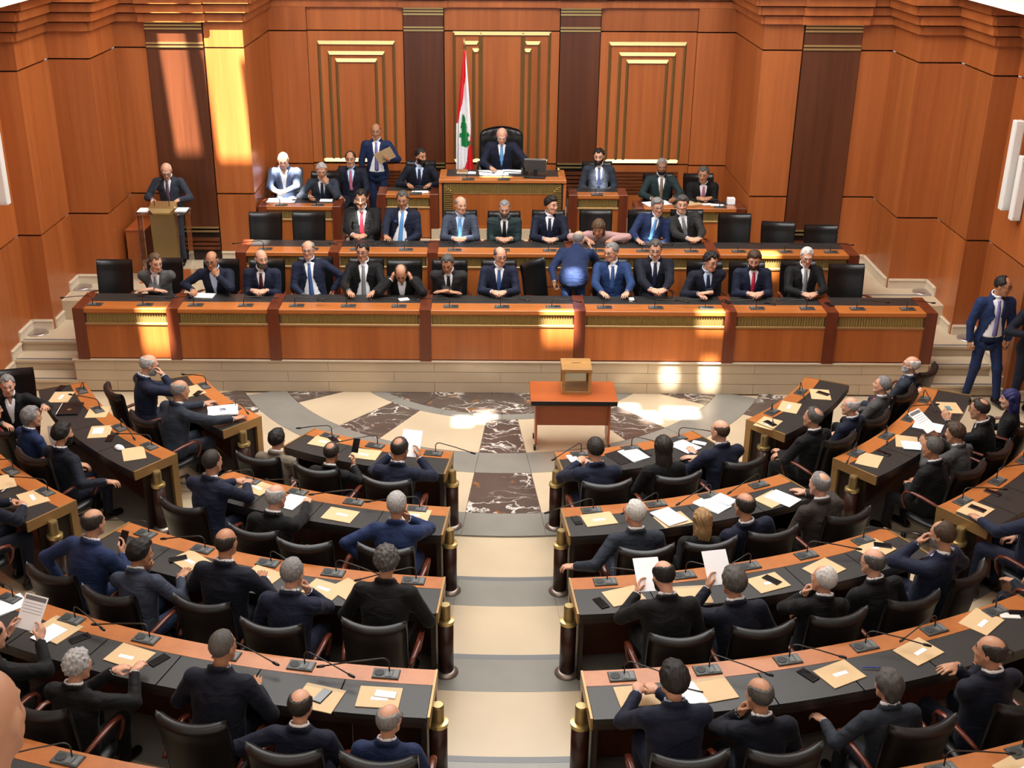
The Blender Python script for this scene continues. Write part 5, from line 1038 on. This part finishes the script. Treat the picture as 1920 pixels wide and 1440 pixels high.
# ------------------------------------------------------------------ things lying on the desks
def spot(px, py, k):
    n = k if isinstance(k, int) else int(k[1]); z = TZ(n)+.75; p = uz(px, py, z); return p, math.atan2(p[0], 15.6-p[1])
def side_of(p): return 'left' if p[0] < 0 else 'right'
LATER = {}
def where(p, k): return f'{side_of(p)} {"outer " if isinstance(k, str) else ""}{NW[(k if isinstance(k, int) else int(k[1]))-1]} row desk'
def later(o, kind, desc, p, k): LATER.setdefault((kind, where(p, k)), []).append((p[0], o, desc))
def env(px, py, k, rot=0., flap=False, lab=True, dz=0.):
    p, a = spot(px, py, k); p[2] += dz; o = envelope('beige envelope', p, a+math.radians(rot)+random.uniform(-.05, .05), flap, lab); later(o, 'envelope', 'labelled beige envelope' if lab else ('open beige envelope' if flap else 'plain beige envelope'), p, k)
def pap(px, py, k, rot=0., w=.20, l=.28, n=2, dz=0.):
    p, a = spot(px, py, k); p[2] += dz; later(paper('white paper', p, a+math.radians(rot), w, l, n), 'paper', 'white paper sheets', p, k)
def pho(px, py, k, rot=0., white=False, dz=0.):
    p, a = spot(px, py, k); p[2] += dz; later(phone('phone', p, a+math.radians(rot), white), 'phone', f'{"pale" if white else "black"} mobile phone', p, k)
E6 = .0065
env(608, 829, 1, 5); pho(625, 825, 1, 60, dz=E6); env(685, 852, 1, 4)
pap(1074, 860, 1, 8, .10, .16); pap(1188, 853, 1, 14, .22, .29, 3); pap(1285, 838, 1, 14, .22, .28, 3); pho(1311, 831, 1, 35, True)
env(481, 914, 2, -8); pap(546, 941, 2, -4); env(638, 966, 2, -6); env(776, 966, 2, 0)
env(1123, 974, 2, 5); pho(1081, 976, 2, 8); env(1262, 975, 2, 10, lab=False); pap(1254, 971, 2, 16, .22, .29, 4, E6); pap(1335, 947, 2, 24, .22, .30, 3); pap(1358, 939, 2, 24, .15, .21, 6); env(1448, 936, 2, 15, lab=False); pap(1467, 936, 2, 18, .21, .29, 2, E6)
env(357, 1052, 3, -20); pho(334, 1049, 3, -45, dz=E6); env(492, 1080, 3, -10); env(607, 1106, 3, -12); env(655, 1107, 3, -35, lab=False)
pho(1127, 1131, 3, 20); env(1170, 1118, 3, 12, lab=False); env(1298, 1118, 3, -8, flap=True, lab=False); env(1440, 1093, 3, 6); pho(1447, 1089, 3, 25, dz=E6); env(1545, 1067, 3, 15); env(1641, 1030, 3, 10); pho(1655, 1024, 3, 50, dz=E6)
pap(14, 1136, 4, -20, .21, .28, 3); env(103, 1183, 4, -5, flap=True, lab=False); pap(92, 1190, 4, -8, .16, .22, 1, E6); env(243, 1231, 4, -4); pho(298, 1238, 4, -22); pho(150, 1197, 4, -30); env(596, 1312, 4, -8, flap=True, lab=False); pho(604, 1307, 4, -18, dz=E6); env(711, 1308, 4, -1); pho(723, 1304, 4, 85, True, dz=E6)
env(1196, 1305, 4, 0, lab=False); pap(1293, 1302, 4, 6, .18, .24, 2); env(1336, 1296, 4, 8, flap=True, lab=False); env(1574, 1264, 4, 10); pho(1515, 1266, 4, 22); env(1722, 1222, 4, 14); env(1840, 1166, 4, 16); pho(1893, 1155, 4, 60, True); pho(1907, 1150, 4, 60)
env(1917, 1441, 5, 10)
pho(371, 738, 'o1', 40); env(362, 733, 'o1', 0, lab=False); pap(418, 772, 'o1', -30, .26, .34, 8)
env(1538, 740, 'o1', 22, lab=False); pho(1543, 739, 'o1', -10, dz=E6); env(1480, 764, 'o1', 18); env(1440, 794, 'o1', 14); pho(1444, 795, 'o1', -10, dz=E6)
env(115, 745, 'o2', -30); pho(114, 728, 'o2', 60); env(184, 773, 'o2', -30, lab=False); env(188, 810, 'o2', -32, lab=False); pap(184, 809, 'o2', -30, .15, .11, 1, E6); pho(206, 822, 'o2', 50); env(251, 851, 'o2', -25, lab=False)
env(1780, 765, 'o2', 28, lab=False); pap(1740, 800, 'o2', 10, .22, .3, 3); env(1700, 829, 'o2', 25, lab=False); pap(1716, 837, 'o2', 35, .2, .27, 2, E6); env(1630, 863, 'o2', 22, lab=False); pho(1656, 850, 'o2', 0)
env(62, 934, 'o3', -12); env(4, 905, 'o3', -20, lab=False); env(1829, 957, 'o3', 8, lab=False); pho(1832, 955, 'o3', 5, dz=E6); pho(1861, 924, 'o3', 5)
for (kind, w_), li in LATER.items():
    li.sort(key=lambda t: t[0])
    for i, (x_, o, d) in enumerate(li): o['label'] = (f'{d}, {NW[i]} {kind} from the left on the {w_}' if len(li) > 1 else f'{d}, the only {kind} on the {w_}')
for px_, py_, k_, rt, nm, m_ in ((1632, 1254, 4, 70, 'blue', plain('pen_blue', (.02, .05, .35), .35)), (1300, 1296, 4, 60, 'dark', M_BLACK), (1361, 935, 2, 50, 'black', M_BLACK), (1775, 787, 'o2', 60, 'slim blue', plain('pen_blue2', (.03, .04, .25), .35)), (11, 918, 'o3', 30, 'white', M_WHITE)):
    p, a = spot(px_, py_, k_); pn_ = thing('pen', f'{nm} pen lying on the {where(p, k_)}', 'pen', (p[0], p[1], p[2]+.012), a+math.radians(rt)); MB().tube([(0, -.07, 0), (0, .05, 0), (0, .066, 0)], [.0045, .0045, .0015], 6).build('barrel', m_, pn_, True); MB().tube([(0, -.07, 0), (0, -.03, 0)], .0055, 6).build('cap', m_, pn_, True)
# folder, sketch, notepad, mask
p, a = spot(132, 768, 'o2'); f = thing('document_folder', 'flat black folder with gold mark on the left outer desk', 'folder', p, a-.5); MB().cbox(-.16, .16, -.12, .12, 0, .02, .004).build('cover', M_BLACK, f); MB().box(-.155, .155, -.125, -.118, .003, .017).build('page_block', M_PAPER, f); MB().box(.02, .06, -.02, .02, .0202, .0207).build('gold_mark', M_BRASS, f)
p, a = spot(418, 772, 'o1'); b = MB(); 
pts = [(.05*math.cos(t*2.1)*math.cos(.35*t), .035*math.sin(t*3.0+.4), 0) for t in np.linspace(0, 9, 70)]; b.tube(pts, .0016, 4)
tag(b.build('ink_drawing', plain('ink_blue', (.02, .03, .12), .6), None, loc=(p[0], p[1], p[2]+.032), rotz=a-.5), 'scribbled blue ink drawing on the white sketch pad', 'drawing')
p, a = spot(1778, 767, 'o2'); tag(MB().cbox(-.05, .05, -.03, .03, 0, .012).build('notepad', plain('teal_cover', (.10, .22, .25), .5), None, loc=(p[0], p[1], p[2]+E6), rotz=a+.5), 'small teal notepad on a beige envelope', 'notepad')
p, a = spot(224, 841, 'o2'); g_ = Grid((-.07, -.05, 0), (.07, .05, .05), .01); V, F = surf(g_, np.maximum(np.abs(ell(g_.pts(), (0, 0, 0), (.065, .04, .035)))-.006, .0-g_.pts()[2])); o = link('face_mask', npmesh('mask_shell', V, F, [M_PAPER]), None, tuple(p), a); tag(o, 'white cup-shaped face mask on the left outer desk', 'mask')
p, a = spot(1188, 853, 1); f = thing('leather_folder', 'open black leather folder under white paper', 'folder', p-np.array([.03, -.02, 0]), a+.25); MB().cbox(-.25, -.005, -.15, .15, -.0, .003, .001).build('cover', M_BLACK, f); MB().cbox(.005, .18, -.15, .15, -.0, .003, .001).build('cover', M_BLACK, f)
# held sheets
M_PRINT = plain('printed_grey', (.16, .15, .15), .7)
def held(G, label, w=.21, l=.29, tilt=38, prt=False, one=None):
    a = G['joints'][-1][2]+G['joints'][-1][3]*.09; b = G['joints'][1][2]+G['joints'][1][3]*.09; m = (a+b)/2 if one is None else (a if one < 0 else b)+np.array([-one*.09, 0, 0])
    q = m+np.array([0, .03, .05]); f = G['face']; c, s = math.cos(f), math.sin(f); P = G['pos']
    o = thing('paper_sheet', label, 'paper', (P[0]+c*q[0]-s*q[1], P[1]+s*q[0]+c*q[1], P[2]+q[2]), f); o.rotation_euler = (math.radians(tilt), 0, f)
    link('sheet', sheet_mesh(w, l, 1), o)
    if prt:
        MB().box(-w*.45, w*.45, l*.33, l*.46, .003, .0036).build('print_header', M_PRINT, o)
        for i in range(4): MB().box(-w*.42, w*.42, l*(.24-.09*i), l*(.245-.09*i)+.002, .003, .0036).build('print_line', M_PRINT, o)
held(g_r1, 'white sheet read by the thin-haired man', one=1, tilt=50); held(g_r2, 'printed form held at the left edge', prt=True, tilt=50, l=.26); held(g_r3, 'white sheet held by the bearded bald-topped man', one=-1, tilt=35); held(g_r4, 'page held by the dark wavy-haired man', one=-1, tilt=42); held(g_r5, 'printed page read by the man in grey', prt=True, tilt=30)
j = g_env['joints'][-1]; q = (j[2]+j[3]*.12)*.97; P = g_env['pos']; f = g_env['face']; c, s = math.cos(f), math.sin(f); o = envelope('beige envelope held up by the standing bald man', (P[0]+c*q[0]-s*q[1], P[1]+s*q[0]+c*q[1], P[2]+q[2]+.03), f, False, False); o.rotation_euler = (math.radians(65), math.radians(25), f); 
def held_phone(G, s, label):
    j = G['joints'][s]; sc_ = 1.; q = j[2]+j[3]*.10+np.array([-s*.02, .01, .03]); f = G['face']; c, sn = math.cos(f), math.sin(f); P = G['pos']
    o = phone(label, (P[0]+c*q[0]-sn*q[1], P[1]+sn*q[0]+c*q[1], P[2]+q[2]), f); o.rotation_euler = (math.radians(58), 0, f)
held_phone(g_p1, 1, 'dark phone held by the thinning dark-haired man'); held_phone(g_p2, 1, 'phone raised by the man in bright blue suit')
# dais papers, phones, notebook
def dp(px, py, z, label, rot=0, w=.21, l=.28, n=2, **k): paper(label, uz(px, py, z), math.pi+math.radians(rot), w, l, n, **k)
p = uz(384, 555, 1.19); f = thing('open_notebook', 'open white notebook before the bald man in glasses', 'notebook', p, math.pi-.1)
for s in (-1, 1): MB().cbox(min(s*.002, s*.13), max(s*.002, s*.13), -.09, .09, 0, .014, .004).build('page_block', M_PAPER, f)
phone('blue-lit phone beside the open notebook', uz(358, 559, 1.19), math.pi+.2); dp(757, 562, 1.19, 'crumpled white paper before the bowing man', 20, .13, .10, 3)
phone('phone with pale rim on the front bench centre right', uz(1184, 562, 1.19), math.pi, True); phone('dark phone on the divider of the front bench', uz(1362, 566, 1.2), math.pi+.4); phone('dark phone before the man with crimson tie', uz(1443, 571, 1.19), math.pi+1.3); phone('dark phone on the right divider of the bench', uz(1555, 571, 1.2), math.pi+.3)
dp(528, 377, 1.63, 'open white ledger on the far left clerks desk', 0, .44, .26, 5); dp(612, 376, 1.63, 'white pad before the white-haired clerk', 0, .2, .16, 2); dp(788, 360, 1.81, 'white sheet before the dark-bearded clerk', 5, .26, .15, 1)
dp(1232, 382, 1.63, 'large loose sheets on the far right desk', 20, .42, .26, 3); p = uz(1295, 381, 1.63); envelope('crumpled beige envelope on the far right clerks desk', p, math.pi+.3, True, False)
dp(1345, 385, 1.63, 'white note sheets on the far right desk corner', -12, .2, .12, 2); p = uz(1370, 382, 1.63); tag(MB().cbox(-.06, .06, -.05, .05, 0, .10).build('note_cube', M_PAPER, None, loc=tuple(p)), 'white cube of note paper on the far right desk', 'note cube')
dp(1325, 383, 1.63, 'pale green folded leaflet under the clerks hands', 8, .16, .12, 1)
dp(925, 324, 2.05, 'wide white papers before the speaker', 4, .46, .3, 3); dp(960, 322, 2.05, 'white sheet beside the speakers glass', -4, .3, .24, 2); dp(883, 324, 2.05, 'white card near the flag on the speakers desk', 0, .16, .16, 2)
p = uz(867, 324, 2.05); f = thing('book_stack', 'two books lying at the left of the speakers desk', 'books', p, math.pi); MB().box(-.09, .09, -.06, .06, 0, .02).build('book', plain('book_cream', (.6, .5, .38), .6), f); MB().box(-.07, .07, -.05, .05, .02, .05).build('book', plain('book_brown', (.35, .17, .08), .6), f)
mo = thing('desk_monitor', 'small grey monitor seen from behind on the speakers desk', 'monitor', (uz(1004, 333, 2.05)[0], 18.85, 2.05), math.pi-.12)
b = MB().box(-.17, .17, -.02, .01, -.11, .11).build('screen_back', plain('monitor_grey', (.09, .09, .09), .35), mo); b.location = (0, .0, .17); b.rotation_euler = (math.radians(-24), 0, 0)
b = MB().box(-.175, .175, -.022, -.018, -.117, .117).build('bezel', plain('monitor_silver', (.45, .46, .47), .3), mo); b.location = (0, .0, .17); b.rotation_euler = (math.radians(-24), 0, 0)
MB().cbox(-.17, .17, .0, .18, 0, .03).build('base', M_BLACK, mo); MB().box(-.03, .03, -.05, .03, .0, .1).build('stand', M_BLACK, mo)
gl = thing('water_glass', 'clear drinking glass beside the monitor', 'glass', (uz(985, 326, 2.05)[0], 18.95, 2.05)); MB().lathe([(.03, 0), (.034, .12), (.032, .12), (.028, .006), (.005, .006)], n=18).build('tumbler', M_GLASS, gl, True)
tag(MB().lathe([(.025, 0), (.03, .03), (.018, .05), (.006, .055)], n=16).build('brass_bell', M_BRASS, None, True, loc=(.93, 19.2, 2.05)), 'small brass bell at the right end of the speakers desk', 'bell')
# ------------------------------------------------------------------ lectern
lx, ly, lz = -5.08, 17.42, .75
le = thing('lectern', 'gilt lectern with glass wings at the left of the dais', 'lectern', (lx, ly, lz), .0)
MB().add([(-.17, -.10, .0), (.17, -.10, .0), (.15, .12, 0), (-.15, .12, 0), (-.18, -.14, 1.06), (.18, -.14, 1.06), (.17, .14, 1.06), (-.17, .14, 1.06)], [(0, 3, 2, 1), (4, 5, 6, 7), (0, 1, 5, 4), (1, 2, 6, 5), (2, 3, 7, 6), (3, 0, 4, 7)]).build('pedestal', M_BRASSD, le)
MB().add([(-.13, -.17, 1.09), (.13, -.17, 1.09), (.19, -.13, 1.15), (-.19, -.13, 1.15), (-.19, .12, 1.20), (.19, .12, 1.20), (-.17, .12, 1.06), (.17, .12, 1.06), (-.12, -.145, 1.06), (.12, -.145, 1.06)], [(0, 1, 2, 3), (3, 2, 5, 4), (4, 5, 7, 6), (8, 9, 1, 0), (0, 3, 4, 6, 8), (1, 9, 7, 5, 2), (6, 7, 9, 8)]).build('gilt_top', M_BRASS, le)
for s in (-1, 1):
    MB().box(min(s*.18, s*.37), max(s*.18, s*.37), -.16, .20, 1.06, 1.085).build('glass_shelf', M_GLASS, le); MB().box(min(s*.355, s*.37), max(s*.355, s*.37), -.12, .10, .02, 1.06).build('glass_wing', M_GLASS, le)
    MB().tube([(s*.11, -.06, 1.17), (s*.11, -.05, 1.30), (s*.09, .03, 1.42), (s*.05, .12, 1.50)], .006, 6).build('microphone_stem', M_STEM, le, True); MB().tube([(s*.05, .12, 1.50), (s*.035, .15, 1.53)], .012, 8).build('microphone_head', M_BLACK, le, True)
MB().box(-.42, .42, -.2, .5, -.002, .012).build('foot_plate', M_WALL, le)
paper('white papers on the lectern glass shelf', (lx-.29, ly+.0, lz+1.088), 0., .16, .22, 3); paper('open speech on the lectern before the reading man', (lx+.27, ly+.03, lz+1.088), 0, .16, .22, 3)
# wooden cabinet beside the lectern
cb_ = thing('wood_cabinet', 'low wooden cabinet against the wall left of the lectern', 'cabinet', (-5.66, 18.08, .75)); MB().box(-.13, .16, -.35, .32, 0, .68).build('body', M_WALL, cb_); MB().box(.16, .166, -.35, .32, 0, .68).build('side_panel', M_DARK, cb_); MB().cbox(-.13, .17, -.36, .32, .68, .70).build('top_board', M_CHERRY, cb_)
# ------------------------------------------------------------------ flag
fl = thing('national_flag', 'red white and green flag hanging on a pole behind the desk', 'flag', (-.62, 20.05, 1.25))
MB().tube([(0, 0, 0), (0, 0, 2.62)], .014, 8).build('pole', M_BRASSD, fl, True); MB().lathe([(.006, 2.62), (.02, 2.65), (.016, 2.70), (.004, 2.80)], n=10).build('finial', M_BRASS, fl, True); MB().lathe([(.14, 0), (.14, .02), (.03, .04), (.02, .10)], n=18).build('base', M_BRASSD, fl, True)
nt_, ns_ = 90, 44; V = []; F = []; MI = []
for i in range(nt_+1):
    t = i/nt_; z = 2.60-2.28*t; wl_ = -.01-.115*min(1, t*1.9)-.02*t; wr_ = .02+.15*t**.8
    for j in range(ns_+1):
        s = j/ns_; x = wl_+(wr_-wl_)*s; y = -.03+.045*math.sin(s*15+t*2.0)*min(1, t*2.5); V.append((x+.006*math.sin(s*22), y-.03, z+.015*math.sin(s*9)*t))
for i in range(nt_):
    for j in range(ns_):
        s, t = (j+.5)/ns_, (i+.5)/nt_; F.append((i*(ns_+1)+j, (i+1)*(ns_+1)+j, (i+1)*(ns_+1)+j+1, i*(ns_+1)+j+1)); m = 1
        if s < .95-1.75*t+.25*t*t and t < .52: m = 0
        if s > .97-.9*max(0, t-.54)*1.0 and t > .54: m = 0
        if t > .66 and s > .86-1.9*(t-.66): m = 0
        if t > .84 and s > .42: m = 0
        yy = (t-.45)/.24; 
        if 0 < yy < 1 and abs(s-.52-.10*(yy-.5)) < .08+.34*yy*(.55+.45*(math.sin(yy*22) > -.2)) and (yy < .8 or abs(s-.6) < .28): m = 2
        MI.append(m)
link('cloth', newmesh('cloth', V, F, [M_FLAGR, M_FLAGW, M_FLAGG], True, MI), fl)
# ------------------------------------------------------------------ ballot table and box
bt = thing('ballot_table', 'cherry wood table on castors before the dais', 'table', (.85, 13.28, 0)); MB().cbox(-.52, .52, -.30, .31, .695, .72, .004).build('table_top', M_CHERRY, bt); MB().box(-.515, .515, -.305, -.298, .66, .715).build('edge_strip', M_BLACK, bt)
MB().box(-.43, .43, -.12, -.10, .32, .66).build('modesty_panel', M_CHERRY, bt)
for s in (-1, 1):
    MB().box(min(s*.43, s*.455), max(s*.43, s*.455), -.17, .20, .07, .695).build('leg', M_CHERRY, bt)
    for y in (-.15, .18): MB().tube([(s*.455-.015, y, .035), (s*.455+.015, y, .035)], .034, 12).build('castor', M_BLACK, bt, True)
bx = thing('ballot_box', 'wooden ballot box with glass sides on the table', 'ballot box', (.885, 13.36, .72), 0.); w, hh, q = .175, .33, .022; M_BOXW = wood('wood_box', (.30, .15, .045), (.46, .25, .085), scale=(1.2, 14, 14), rough=.3, vary=.02)
for sx in (-1, 1):
    for sy in (-1, 1): MB().box(min(sx*w, sx*(w-.035)), max(sx*w, sx*(w-.035)), min(sy*w, sy*(w-.035)), max(sy*w, sy*(w-.035)), .03, hh-.04).build('corner_post', M_BOXW, bx)
MB().box(-w-.004, w+.004, -w-.004, w+.004, 0, .035).build('bottom_board', M_BOXW, bx); MB().cbox(-w-.008, w+.008, -w-.008, w+.008, hh-.045, hh).build('lid', M_BOXW, bx); MB().box(-.055, .055, .02, .034, hh, hh+.0012).build('slot', M_BLACK, bx)
for sy in (-1, 1): MB().box(-w+.035, w-.035, sy*(w-.02)-.002, sy*(w-.02)+.002, .035, hh-.045).build('glass_pane', M_GLASS, bx); MB().box(sy*(w-.02)-.002, sy*(w-.02)+.002, -w+.035, w-.035, .035, hh-.045).build('glass_pane', M_GLASS, bx)
